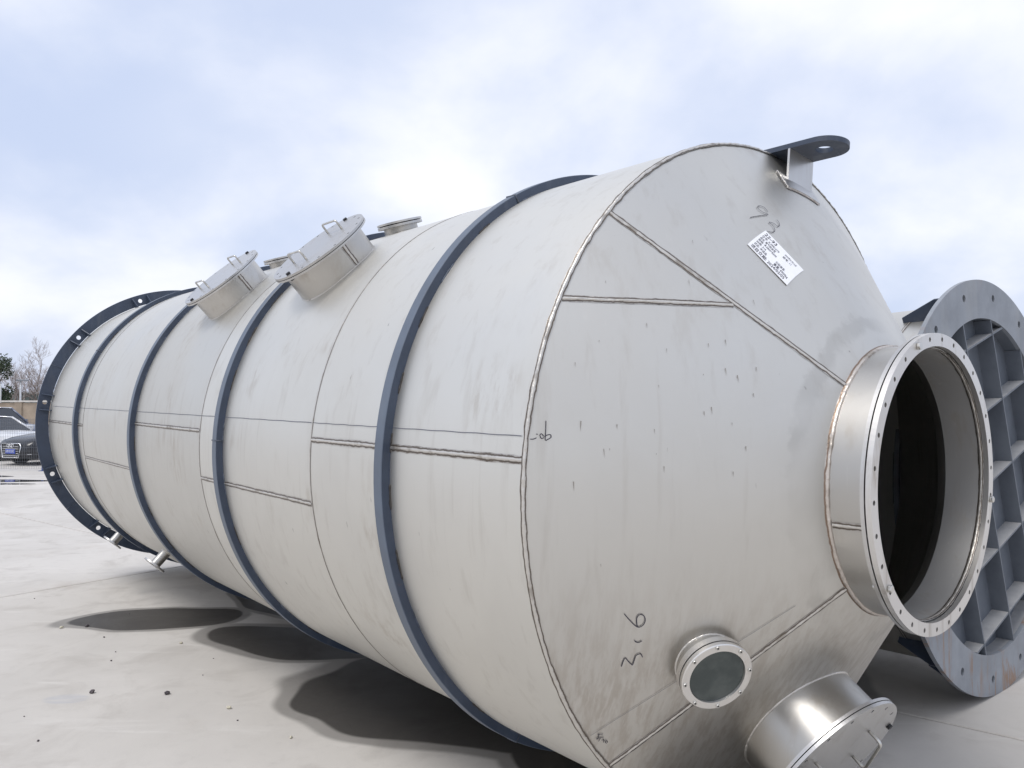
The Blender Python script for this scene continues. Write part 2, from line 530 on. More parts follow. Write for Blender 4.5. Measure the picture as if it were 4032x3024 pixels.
def hexbolt_mesh(name, r, h, mat, shank=0.0):
    bm = bmesh.new()
    plate([circle(r, 6)], h, Matrix.Translation((0, 0, h)), bm)
    bevel_all(bm, r * 0.12)
    me = bpy.data.meshes.new(name)
    bm.to_mesh(me); bm.free()
    me.materials.append(mat)
    return me

# ================================================================== GROUND
D1 = Vector((0.787, -0.617, 0)); D2 = Vector((0.617, 0.787, 0))
bm = bmesh.new()
bmesh.ops.create_grid(bm, x_segments=2, y_segments=2, size=900)
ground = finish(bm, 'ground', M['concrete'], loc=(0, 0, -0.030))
tag(ground, 'pale concrete yard stretching to the boundary wall', 'ground', kind='structure')
bm = bmesh.new()
box(bm, (0, 0, 0), (11.980, 5.980, 0.034))
bevel_all(bm, 0.006)
slab_me = bpy.data.meshes.new('concrete_slab')
bm.to_mesh(slab_me); bm.free()
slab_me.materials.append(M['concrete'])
ang = math.atan2(D1.y, D1.x)
for i in range(-4, 4):
    for j in range(-4, 7):
        c = D1 * (-8.55 + 12 * i + 6) + D2 * (5.18 + 6 * j + 3)
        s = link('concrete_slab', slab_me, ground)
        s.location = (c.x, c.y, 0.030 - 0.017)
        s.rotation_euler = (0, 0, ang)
bm = bmesh.new()
box(bm, (0, 0, 0), (100, 70, 0.006), Matrix.Rotation(ang, 3, 'Z'))
jc = D1 * (-8.55 + 6) + D2 * (5.18 + 9)
jf = finish(bm, 'joint_filler', M['joint'], ground)
jf.location = (jc.x, jc.y, 0.012)

# ================================================================== MAIN VESSEL
LOC3 = Matrix(((0.65273145, 0.75754568, 0.00813564), (-0.75748685, 0.65278215, -0.00944131), (-0.01246302, 0.0, 0.99992233)))
P0 = Vector((1.0948905, 3.4188245, 1.5678092))
BASE = Vector((-3.4, 0, -1.47))                 # foot of the vessel in its own frame (x along axis towards the cone)
OFS = -BASE
RT = 1.4
mw = LOC3.to_4x4()
mw.translation = P0 + LOC3 @ BASE
vessel = empty('steel_vessel', 'large silver steel process vessel lying on its side with navy stiffening rings and cone end', 'vessel', mw)
NT, NRAD, OFF = 0.588018, 0.494247, Vector((0, -0.077863, 0.013507))
def rad(ph): return Vector((0, sin(ph), cos(ph)))
AXF = lambda x, c=Vector((0, 0, 0)): frame((x, c.y, c.z), (0, 0, 1), (1, 0, 0))     # revolve frame, z along axis
def cone_pt(x, th, lift=0.0):
    s = x / NT
    r = RT + (NRAD - RT) * s
    p = Vector((x, OFF.y * s + r * sin(th), OFF.z * s + r * cos(th)))
    return p + cone_n(th) * lift
def cone_n(th):
    k = (RT - NRAD) / NT
    return Vector((k - OFF.y / NT * 0 , sin(th), cos(th))).normalized()
def cone_inv(p):
    s = p[0] / NT
    return p[0], math.atan2(p[1] - OFF.y * s, p[2] - OFF.z * s)

# shell courses
X = [0.0, -1.49, -2.965, -4.45, -5.965, -7.47]
for i in range(5):
    xa, xb = X[i], X[i + 1]
    bm = bmesh.new()
    n = 24
    prof = [(RT, (xa - xb) * k / n) for k in range(n + 1)]
    prof += [(RT - 0.008, (xa - xb)), (RT - 0.008, 0)]
    revolve(bm, prof, AXF(xb), 240, True)
    for v in bm.verts:                                            # plates are never perfectly round
        ph = math.atan2(v.co.y, v.co.z)
        edge = min(1.0, min(abs(v.co.x - xa), abs(v.co.x - xb)) / 0.25)
        d = 0.0022 * edge * mnoise.noise(Vector((v.co.x * 1.3, ph * 2.2, i * 7.0)))
        v.co += rad(ph) * d
    finish(bm, 'shell_course', M['shell'], vessel, True, OFS, 30)
# circumferential seams
for i, x in enumerate(X[1:5]):
    n = 500
    pts = [Vector((x, 0, 0)) + rad(2 * pi * k / n) * RT for k in range(n)]
    weld('girth_weld', pts, [rad(2 * pi * k / n) for k in range(n)], 0.008, 0.0022, vessel, M['weld'], True, i * 3.1, loc=OFS, flank=1.5)
# longitudinal seams
for i, (a, wd) in enumerate(((-85.7, 0.015), (-98.0, 0.014), (-86.2, 0.015), (-100.5, 0.013), (-88.8, 0.014))):
    for extra in (0, 180):
        ph = R_(a + extra)
        n = 90
        xa, xb = X[i] - 0.004, X[i + 1] + 0.004
        pts = [Vector((xa + (xb - xa) * k / n, 0, 0)) + rad(ph) * RT for k in range(n + 1)]
        weld('seam_weld', pts, [rad(ph)] * (n + 1), wd, 0.0045, vessel, M['weld'], False, i * 2.3 + extra, loc=OFS, flank=2.0)
# cone plates
for k, (a, b) in enumerate(((-225, -135), (-135, -46), (-46, 45), (45, 135))):
    bm = bmesh.new()
    na, nx = 64, 14
    g = {}
    for lay, lift in ((0, 0.0), (1, -0.008)):
        for i in range(na + 1):
            th = R_(a + (b - a) * i / na)
            for j in range(nx + 1):
                x = NT * j / nx
                d = 0.0018 * mnoise.noise(Vector((x * 5, th * 3, 3.3))) * min(1, j / 2, (nx - j) / 2) * min(1, i / 3, (na - i) / 3)
                g[lay, i, j] = bm.verts.new(cone_pt(x, th, lift + d))
    for lay in (0, 1):
        for i in range(na):
            for j in range(nx):
                q = (g[lay, i, j], g[lay, i + 1, j], g[lay, i + 1, j + 1], g[lay, i, j + 1])
                bm.faces.new(q if lay == 0 else q[::-1])
    for i in range(na):
        bm.faces.new((g[0, i, 0], g[1, i, 0], g[1, i + 1, 0], g[0, i + 1, 0]))
        bm.faces.new((g[0, i, nx], g[0, i + 1, nx], g[1, i + 1, nx], g[1, i, nx]))
    bmesh.ops.recalc_face_normals(bm, faces=bm.faces)
    finish(bm, 'cone_plate', M['cone'], vessel, True, OFS, 30)
# knuckle weld between shell and cone
n = 900
kn = []
for k in range(n):
    ph = 2 * pi * k / n
    kn.append((Vector((0.001, 0, 0)) + rad(ph) * (RT - 0.001), (rad(ph) + Vector((0.8, 0, 0))).normalized()))
weld('knuckle_weld', [p for p, _ in kn], [q for _, q in kn], 0.015, 0.006, vessel, M['weld'], True, 8.8, 0.5, loc=OFS, flank=1.4)
def cone_seam(a, seed):
    th = R_(a)
    n = 110
    pts = [cone_pt(0.006 + (NT - 0.010) * k / n, th) for k in range(n + 1)]
    weld('cone_seam_weld', pts, [cone_n(th)] * (n + 1), 0.013, 0.005, vessel, M['weld'], False, seed, 0.4, loc=OFS, flank=1.9)
for i, a in enumerate((-46, -135, 45, 135)):
    cone_seam(a, 3.3 * i)
pA, pB = Vector((0.0054, -1.236, 0.6411)), Vector((0.3148, -0.7066, 0.6359))
pts, nr = [], []
for k in range(71):
    q = pA.lerp(pB, k / 70)
    # drop the chord onto the cone along a line of constant height
    s_ = q.x / NT
    x, th = cone_inv(q)
    r = RT + (NRAD - RT) * s_
    zz = q.z - OFF.z * s_
    th = -math.acos(max(-1, min(1, zz / r)))
    pts.append(cone_pt(x, th)); nr.append(cone_n(th))
weld('cone_seam_weld', pts, nr, 0.013, 0.005, vessel, M['weld'], False, 17.0, 0.4, loc=OFS, flank=1.9)

# stiffening rings
def make_ring(x, joint):
    bm = bmesh.new()
    w, h, c = 0.060, 0.040, 0.0025
    prof = [(RT - 0.001, 0), (RT + h - c, 0), (RT + h, -c), (RT + h, -w + c), (RT + h - c, -w), (RT - 0.001, -w)]
    revolve(bm, prof, AXF(x), 220, True)
    for v in bm.verts:
        ph = math.atan2(v.co.y, v.co.z)
        v.co.x += 0.003 * mnoise.noise(Vector((cos(ph) * 1.7, sin(ph) * 1.7, x)))
    bm.normal_update()
    for f_ in bm.faces:
        c_ = f_.calc_center_median()
        f_.material_index = 1 if math.hypot(c_.y, c_.z) > RT + h - c * 0.8 else 0
    o = finish(bm, 'stiffening_ring', M['navy'], vessel, True, OFS, 25)
    o.data.materials.append(M['navy_pale'])  # paler navy on the ring's outer face
    for a in joint:
        bm = bmesh.new()
        ph = R_(a)
        pts = [Vector((x + 0.001, 0, 0)) + rad(ph) * (RT + 0.002), Vector((x + 0.001, 0, 0)) + rad(ph) * (RT + h),
               Vector((x - w, 0, 0)) + rad(ph) * (RT + h + 0.001)]
        tube(bm, pts, [0.005, 0.004, 0.004], 6)
        finish(bm, 'butt_weld', M['navy_weld'], o, True)
    rs = random.Random(int(-x * 100))
    a = -172 + rs.random() * 6
    while a < 0:                                                 # short stitch welds between ring and shell
        ln = 3.0 + rs.random() * 2.5
        n = 14
        pts = [Vector((x + 0.001, 0, 0)) + rad(R_(a + ln * k / n)) * (RT + 0.001) for k in range(n + 1)]
        bm = bmesh.new()
        rr = [0.006 * (0.6 + 0.9 * abs(mnoise.noise(p * 30))) * (0.35 if k in (0, n) else 1) for k, p in enumerate(pts)]
        tube(bm, pts, rr, 6)
        finish(bm, 'stitch_weld', M['dark_weld'] if rs.random() < 0.45 else M['navy_weld'], o, True)
        a += 9 + rs.random() * 4
    return o
make_ring(-0.797, (-31.5, -150))
make_ring(-2.583, (-88,))
make_ring(-4.334, (-128, -40))
make_ring(-6.148, (-60,))

# end flange with gussets
bm = plate([circle(1.523, 200), circle(1.4055, 160)] + [circle(0.023, 20, (1.458 * cos(R_(a)), 1.458 * sin(R_(a)))) for a in [21.2 + 30 * k for k in range(12)]],
           0.016, frame((-7.462, 0, 0), (0, 0, 1), (1, 0, 0)))
# frame x = up, y = ez x ex = (1,0,0)x(0,0,1) = (0,-1,0): angles run from up towards the camera side
flange = finish(bm, 'end_flange', M['navy'], vessel, False, OFS)
gm = bmesh.new()
gp = [(0, 0), (0.105, 0), (0.105, 0.012), (0.03, 0.100), (0, 0.100)]
plate([gp], 0.009, Matrix.Translation((0, 0, 0.0045)), gm)
gus = bpy.data.meshes.new('gusset'); gm.to_mesh(gus); gm.free(); gus.materials.append(M['navy'])
for k in range(12):
    for d in (-3.1, 3.1):
        ph = R_(-21.2 - 30 * k + d)
        c = Vector((-7.461, 0, 0)) + rad(ph) * (RT + 0.001)
        t = rad(ph + pi / 2)
        mt = Matrix(((1, 0, 0, c.x), (0, rad(ph).y, -t.y, c.y), (0, rad(ph).z, -t.z, c.z), (0, 0, 0, 1)))
        link('gusset', gus, flange, None, mt)
for a in (-66, -126.5, -6, 54, 114, 174):
    bm = bmesh.new()
    ph = R_(a)
    tube(bm, [Vector((-7.461, 0, 0)) + rad(ph) * r for r in (1.414, 1.468, 1.521)], 0.003, 6)
    finish(bm, 'butt_weld', M['navy_weld'], flange, True)
bm = bmesh.new()
revolve(bm, [(0.0005, 0), (1.391, 0), (1.391, -0.01), (0.0005, -0.01)], AXF(-7.40), 96, False)
finish(bm, 'unseen_end_disc', M['shell'], vessel, False, OFS)  # added unseen disc, keeps daylight out of the hollow shell

# ------------------------------------------------------------------ outlet nozzle
bm = bmesh.new()
revolve(bm, [(0.494, -0.03), (0.494, 0.128), (0.487, 0.128), (0.487, -0.005)], AXF(NT + 0.004, OFF), 160, True)
nozzle = finish(bm, 'outlet_nozzle', M['neck'], vessel, True, OFS, 30)
fx = 0.754
bm = bmesh.new()
revolve(bm, [(0.4866, 0.145), (0.4866, 0.10), (0.4866, 0.05), (0.4866, 0.008), (0.4835, 0.008), (0.4835, 0.145)], AXF(NT, OFF), 160, True)
finish(bm, 'inner_wall', M['liner'], nozzle, True, None, 30)
holes = [circle(0.0085, 12, (0.516 * cos(R_(9.2 + 12 * k)), 0.516 * sin(R_(9.2 + 12 * k)))) for k in range(30)]
bm = plate([circle(0.537, 160), circle(0.490, 160)] + holes, 0.018, frame((fx, OFF.y, OFF.z), (0, 0, 1), (1, 0, 0)))
finish(bm, 'loose_flange', M['flange_face'], nozzle)
bm = plate([circle(0.536, 160), circle(0.4945, 160)] + holes, 0.013, frame((fx - 0.0235, OFF.y, OFF.z), (0, 0, 1), (1, 0, 0)))
finish(bm, 'welded_flange', M['lid'], nozzle)
bm = bmesh.new()
revolve(bm, [(0.520, 0), (0.520, -0.0055), (0.4952, -0.0055), (0.4952, 0)], AXF(fx - 0.018, OFF), 120, True)
finish(bm, 'gasket', M['gasket'], nozzle, False)
n = 420
weld('nozzle_weld', [Vector((NT + 0.004, OFF.y, OFF.z)) + rad(2 * pi * k / n) * 0.4945 for k in range(n)],
     [(rad(2 * pi * k / n) + Vector((0.7, 0, 0))).normalized() for k in range(n)], 0.017, 0.006, nozzle, M['weld_rough'], True, 4.4, 0.6, flank=1.9)
n = 300
weld('inner_weld', [Vector((fx - 0.026, OFF.y, OFF.z)) + rad(-2 * pi * k / n) * 0.4833 for k in range(n)],
     [-rad(-2 * pi * k / n) for k in range(n)], 0.011, 0.003, nozzle, M['weld'], True, 2.4, 0.4, flank=1.8)
for a in (-104, 76):
    ph = R_(a)
    weld('seam_weld', [Vector((NT + 0.012 + 0.102 * k / 20, OFF.y, OFF.z)) + rad(ph) * 0.494 for k in range(21)], [rad(ph)] * 21,
         0.013, 0.0035, nozzle, M['weld'], False, a, 0.4, flank=2.2)
hexn = hexbolt_mesh('bolt', 0.0135, 0.012, M['bolt'])
for a in (-21.2, -127.2, 100.8):
    ph = R_(a)
    c = Vector((fx, OFF.y, OFF.z)) + rad(ph) * 0.516
    b = link('bolt', hexn, nozzle, None, frame(c, (0, 0.3, 1), (1, 0, 0)))
    c2 = Vector((fx - 0.0365 - 0.012, OFF.y, OFF.z)) + rad(ph) * 0.516
    link('nut', hexn, nozzle, None, frame(c2, (0, 0.3, 1), (1, 0, 0)))

# ------------------------------------------------------------------ manholes and small nozzles
hexs = hexbolt_mesh('bolt', 0.013, 0.011, M['dark_bolt'])
def pipe_on(name, base, nrm, ex, r, length, sink, mat):
    bm = bmesh.new()
    revolve(bm, [(r, -sink), (r, length * 0.5), (r, length), (r - 0.005, length), (r - 0.005, -sink)], frame(base, ex, nrm), 96, True)
    return finish(bm, name, mat, vessel, True, OFS, 30)
def surf_ring(fr, r, surf, n=260):
    """points of a cylinder of radius r about frame z where it meets the vessel surface"""
    inv_pts, nr = [], []
    for k in range(n):
        a = 2 * pi * k / n
        lo, hi = -0.25, 0.30
        for _ in range(30):
            m = (lo + hi) / 2
            q = fr @ Vector((r * cos(a), r * sin(a), m))
            if surf(q) > 0: hi = m
            else: lo = m
        inv_pts.append(fr @ Vector((r * cos(a), r * sin(a), (lo + hi) / 2)))
        nr.append((fr.to_3x3() @ Vector((cos(a), sin(a), 0.8))).normalized())
    return inv_pts, nr
surf_cyl = lambda q: math.hypot(q.y, q.z) - RT
def surf_cone(q):
    s = q.x / NT
    return math.hypot(q.y - OFF.y * s, q.z - OFF.z * s) - (RT + (NRAD - RT) * s)
def manhole(fr, height, sink, surf, handles, bolts, seam_a, rl=0.298, rn=0.247, hole0=0.0, nh=16, bar=0.006, hh=0.055, seed=1.0):
    base = fr.translation
    ez = fr.to_3x3() @ Vector((0, 0, 1)); ex = fr.to_3x3() @ Vector((1, 0, 0))
    neck = pipe_on('manhole', base, ez, ex, rn, height - 0.026, sink, M['neck'])
    hl = [circle(0.008, 10, (0.272 * rl / 0.298 * cos(hole0 + 2 * pi * k / nh), 0.272 * rl / 0.298 * sin(hole0 + 2 * pi * k / nh))) for k in range(nh)]
    up = lambda z: fr @ Matrix.Translation((0, 0, z))
    finish(plate([circle(rl, 140), circle(rn + 0.0005, 96)] + hl, 0.011, up(height - 0.0155)), 'rim', M['lid'], neck)
    finish(plate([circle(rl - 0.02, 120), circle(rn - 0.01, 96)], 0.0035, up(height - 0.012)), 'gasket', M['gasket'], neck)
    finish(plate([circle(rl, 140)] + hl, 0.012, up(height)), 'cover', M['lid'], neck)
    for (a, b) in handles:
        bm = bmesh.new()
        A, B = Vector((a[0], a[1], height - 0.001)), Vector((b[0], b[1], height - 0.001))
        pth = round_path([A, A + Vector((0, 0, hh)), B + Vector((0, 0, hh)), B], 0.016)
        tube(bm, [fr @ p for p in pth], bar, 10)
        finish(bm, 'handle', M['bolt'], neck, True)
    for (x, y) in bolts:
        k = round((math.atan2(y, x) - hole0) / (2 * pi / nh))
        a = hole0 + 2 * pi * k / nh
        q = Vector((0.272 * rl / 0.298 * cos(a), 0.272 * rl / 0.298 * sin(a), 0))
        link('bolt', hexs, neck, None, fr @ Matrix.Translation((q.x, q.y, height)))
        link('nut', hexs, neck, None, fr @ Matrix.Translation((q.x, q.y, height - 0.0265 - 0.011)))
    pts, nr = surf_ring(fr, rn, surf)
    weld('neck_weld', pts, nr, 0.013, 0.0045, neck, M['weld'], True, seed, 0.5, flank=1.7)
    a = seam_a
    p0 = pts[int(round((a % (2 * pi)) / (2 * pi) * len(pts))) % len(pts)]
    z0 = (fr.inverted() @ p0).z + 0.006
    nn = fr.to_3x3() @ Vector((cos(a), sin(a), 0))
    weld('seam_weld', [fr @ Vector((rn * cos(a), rn * sin(a), z0 + (height - 0.030 - z0) * k / 20)) for k in range(21)], [nn] * 21, 0.014, 0.0035,
         neck, M['weld'], False, seed + 3, 0.4, flank=2.2)
    return neck
# frame on the shell: x along the vessel axis, z radial; y = z cross x
def shell_frame(t, ph): return frame(Vector((t, 0, 0)) + rad(ph) * RT, (1, 0, 0), rad(ph))
# with z = rad(ph), x = axis:  y = z x x ; tangential coordinate used in the survey is e2 = d rad / d ph
fr = shell_frame(-2.084, -0.7579)
sgn = 1 if (fr.to_3x3() @ Vector((0, 1, 0))).dot(rad(-0.7579 + pi / 2)) > 0 else -1
mh1 = manhole(fr, 0.1637, 0.06, surf_cyl, (((-0.108, 0.155 * sgn), (0.053, 0.155 * sgn)), ((-0.103, -0.13 * sgn), (0.049, -0.13 * sgn))),
        ((-0.064, 0.268 * sgn), (0.026, -0.261 * sgn)), math.atan2(-0.02 * sgn, 1), hole0=R_(11), seed=1.0)
fr = shell_frame(-3.530, -0.761)
mh2 = manhole(fr, 0.1645, 0.06, surf_cyl, (((-0.072, 0.15 * sgn), (0.066, 0.15 * sgn)), ((-0.14, -0.118 * sgn), (0.01, -0.12 * sgn))),
        ((-0.044, 0.271 * sgn), (-0.019, -0.246 * sgn)), math.atan2(0.05 * sgn, 1), hole0=R_(5), seed=5.0)
th = -2.973
cb = cone_pt(0.284, th)
frc = frame(cb, (0.5, 0, 0.87), cone_n(th))
ey = frc.to_3x3() @ Vector((0, 1, 0))
ey_side = 1 if ey.y > 0 else -1
mh3 = manhole(frc, 0.185, 0.16, surf_cone, (((0.142, -0.09), (-0.014, -0.13)), ((0.051, 0.173), (-0.10, 0.13))),
        ((0.145, -0.20),), R_(-50), rl=0.305, rn=0.258, hole0=R_(4), seed=9.0, hh=0.06)
mh3['label'] = 'manhole low on the cone with a round bolted cover'

def small_nozzle(name, t, ph, rn, rf, height, double=False, seed=0.0):
    fr = shell_frame(t, ph)
    nk = pipe_on(name, fr.translation, rad(ph), (1, 0, 0), rn, height - 0.006, 0.03, M['neck'])
    hl = [circle(rf * 0.06, 10, (rf * 0.82 * cos(2 * pi * k / 8 + 0.2), rf * 0.82 * sin(2 * pi * k / 8 + 0.2))) for k in range(8)]
    up = lambda z: fr @ Matrix.Translation((0, 0, z))
    if double:
        finish(plate([circle(rf, 80)] + hl, 0.012, up(height)), 'blind_flange', M['lid'], nk)
        finish(plate([circle(rf, 80), circle(rn + 0.0005, 64)] + hl, 0.014, up(height - 0.018)), 'flange', M['lid'], nk)
        finish(plate([circle(rf * 0.8, 60)], 0.005, up(height - 0.0125)), 'gasket', M['gasket'], nk)
    else:
        finish(plate([circle(rf, 80), circle(rn - 0.006, 64)] + hl, 0.014, up(height)), 'flange', M['lid'], nk)
    pts, nr = surf_ring(fr, rn, surf_cyl, 120)
    weld('neck_weld', pts, nr, 0.009, 0.003, nk, M['weld'], True, seed, 0.4, flank=1.6)
    return nk
small_nozzle('capped_nozzle', -2.246, -0.312, 0.105, 0.140, 0.067, True, 1)
small_nozzle('capped_nozzle', -3.95, -0.312, 0.105, 0.140, 0.067, True, 2)
small_nozzle('drain_nozzle', -4.99, R_(-136.4), 0.042, 0.098, 0.135, False, 3)
small_nozzle('drain_nozzle', -6.40, R_(-137.5), 0.042, 0.098, 0.135, False, 4)
small_nozzle('drain_nozzle', -6.82, R_(-168), 0.042, 0.098, 0.085, False, 5)

# ------------------------------------------------------------------ sight glass on the cone
th = -2.2347
n_ = Vector((0.845, -0.434, -0.312)).normalized()
cb = cone_pt(0.279, th)
fr = frame(cb, (0, -0.6, 0.8), n_)
bm = bmesh.new()
revolve(bm, [(0.112, -0.05), (0.112, 0.050), (0.106, 0.050), (0.106, -0.05)], fr, 96, True)
sg = finish(bm, 'sight_glass', M['neck'], vessel, True, OFS, 30)
sb_ = []
for k, (px_, py_) in enumerate(((0, 0),) * 8):
    a = R_(22.5 + 45 * k)
    sb_.append((0.1163 * cos(a), 0.1163 * sin(a)))
bm = bmesh.new()
c_ = 0.003
revolve(bm, [(0.0973, 0.062), (0.0973 + c_, 0.080), (0.1268 - c_, 0.080), (0.1268, 0.080 - c_), (0.1268, 0.0635), (0.0973, 0.062)], fr, 120, False)
finish(bm, 'front_ring', M['sightring'], sg, True, None, 25)
bm = bmesh.new()
revolve(bm, [(0.108, 0.0635), (0.122, 0.0635), (0.122, 0.0590), (0.108, 0.0590)], fr, 96, True)
finish(bm, 'gasket', M['gasket'], sg)
bm = bmesh.new()
revolve(bm, [(0.1062, 0.0585), (0.1275, 0.0585), (0.1275, 0.036), (0.1125, 0.036)], fr, 120, True)
finish(bm, 'back_ring', M['sightring'], sg, True, None, 25)
finish(plate([circle(0.0985, 96)], 0.010, fr @ Matrix.Translation((0, 0, 0.0725))), 'glass_pane', M['glass'], sg, False)
bm = bmesh.new()
revolve(bm, [(0.0035, 0.001), (0.0035, 0.004), (0.0068, 0.004), (0.0075, 0.0025), (0.0075, 0.0)], Matrix(), 20, False)
sk = bpy.data.meshes.new('socket_screw'); bm.to_mesh(sk); bm.free(); sk.materials.append(M['bolt'])
bm = bmesh.new()
plate([circle(0.0036, 6)], 0.0015, Matrix.Translation((0, 0, 0.0022)), bm)
sk2 = bpy.data.meshes.new('hex_socket'); bm.to_mesh(sk2); bm.free(); sk2.materials.append(M['dark_bolt'])
for x, y in sb_:
    f2 = fr @ Matrix.Translation((x, y, 0.080))
    link('socket_screw', sk, sg, None, f2)
    link('screw_socket', sk2, sg, None, f2)
pts, nr = surf_ring(fr, 0.112, surf_cone, 160)
weld('neck_weld', pts, nr, 0.010, 0.0035, sg, M['weld'], True, 6, 0.4, flank=1.7)

# ------------------------------------------------------------------ lifting lug
ph0 = R_(6)
lf = frame(rad(ph0) * 1.420, (1, 0, 0), rad(ph0))                # z radial, x axis, y tangential
e2s = 1 if (lf.to_3x3() @ Vector((0, 1, 0))).dot(rad(ph0 + pi / 2)) > 0 else -1
ol = [(-0.12, -0.1), (0.207, -0.1)] + [(0.207 + 0.1 * sin(R_(a)), -0.1 * cos(R_(a))) for a in range(6, 180, 6)] + [(0.207, 0.1), (-0.12, 0.1)]
bm = plate([ol, circle(0.036, 40, (0.205, 0))], 0.022, lf)
lug = finish(bm, 'lifting_lug', M['navy_lug'], vessel, False, OFS)
lug['label'] = 'navy lifting lug with round hole on top of the cone'
bm = bmesh.new()
xr = 0.102
zc = -0.1785
rp = [(-0.1, 0), (0.1, 0), (0.1, -0.170), (0.05, -0.164), (0, -0.162), (-0.05, -0.164), (-0.1, -0.170)]
frr = lf @ Matrix(((0, 0, 1, xr), (1, 0, 0, 0), (0, 1, 0, -0.0222), (0, 0, 0, 1)))
finish(plate([rp], 0.010, frr), 'support_rib', M['lid'], lug)
bm = bmesh.new()
gv = {}
for lay, lift in ((0, 0.0), (1, 0.009)):
    for i in range(13):
        for j in range(5):
            gv[lay, i, j] = bm.verts.new(cone_pt(0.070 + 0.056 * j / 4, ph0 + R_(-6.2 + 12.8 * i / 12), lift))
for i in range(12):
    for j in range(4):
        bm.faces.new((gv[1, i, j], gv[1, i + 1, j], gv[1, i + 1, j + 1], gv[1, i, j + 1]))
    for j in (0, 4):
        bm.faces.new((gv[0, i, j], gv[0, i + 1, j], gv[1, i + 1, j], gv[1, i, j]))
for i in (0, 12):
    for j in range(4):
        bm.faces.new((gv[0, i, j], gv[0, i, j + 1], gv[1, i, j + 1], gv[1, i, j]))
bmesh.ops.recalc_face_normals(bm, faces=bm.faces)
finish(bm, 'weld_pad', M['lid'], lug)
edge_pts = [cone_pt(0.126, ph0 + R_(-6.2 + 12.8 * k / 40), 0.002) for k in range(41)]
weld('pad_weld', edge_pts, [cone_n(ph0 + R_(-6.2 + 12.8 * k / 40)) for k in range(41)], 0.010, 0.005, lug, M['weld_rough'], False, 3, 0.6, flank=1.6)
edge_pts = [cone_pt(0.070 + 0.056 * k / 16, ph0 - R_(6.2), 0.003) for k in range(17)]
weld('pad_weld', edge_pts, [cone_n(ph0)] * 17, 0.012, 0.007, lug, M['weld'], False, 5, 0.6, flank=1.5)
rb = [lf @ Vector((xr - 0.005 + 0.012, -0.1 + 0.2 * k / 30, -0.0225 - 0.164)) for k in range(31)]
weld('rib_weld', rb, [(1, 0, 0.6)] * 31, 0.011, 0.005, lug, M['weld_rough'], False, 7, 0.5, flank=1.5)

# ------------------------------------------------------------------ marker lines and handwriting
def ribbon(name, pts, nrms, w, mat, parent):
    bm = bmesh.new()
    P = [Vector(p) for p in pts]
    prev = None
    for i, p in enumerate(P):
        t = (P[min(i + 1, len(P) - 1)] - P[max(i - 1, 0)]).normalized()
        s = nrms[i].cross(t).normalized() * w * 0.5
        cur = (bm.verts.new(p - s), bm.verts.new(p + s))
        if prev:
            bm.faces.new((prev[0], prev[1], cur[1], cur[0]))
        prev = cur
    bmesh.ops.recalc_face_normals(bm, faces=bm.faces)
    return finish(bm, name, mat, parent, False, OFS)
ph = R_(-82.5)
for xa, xb in ((-0.02, -0.79), (-0.865, -1.48), (-1.50, -2.575), (-2.65, -4.33), (-4.40, -6.14), (-6.215, -7.30)):
    ribbon('scribed_line', [Vector((xa + (xb - xa) * k / 20, 0, 0)) + rad(ph + 0.0006 * sin(k * 1.3)) * (RT + 0.0030) for k in range(21)], [rad(ph)] * 21, 0.0030 if xa > -1 else 0.0036, M['scribe'], vessel)
ribbon('scribed_line', [cone_pt(0.012 + 0.47 * k / 30, R_(-127.8), 0.0030) for k in range(31)], [cone_n(R_(-128))] * 31, 0.0013, M['scribe'], vessel)
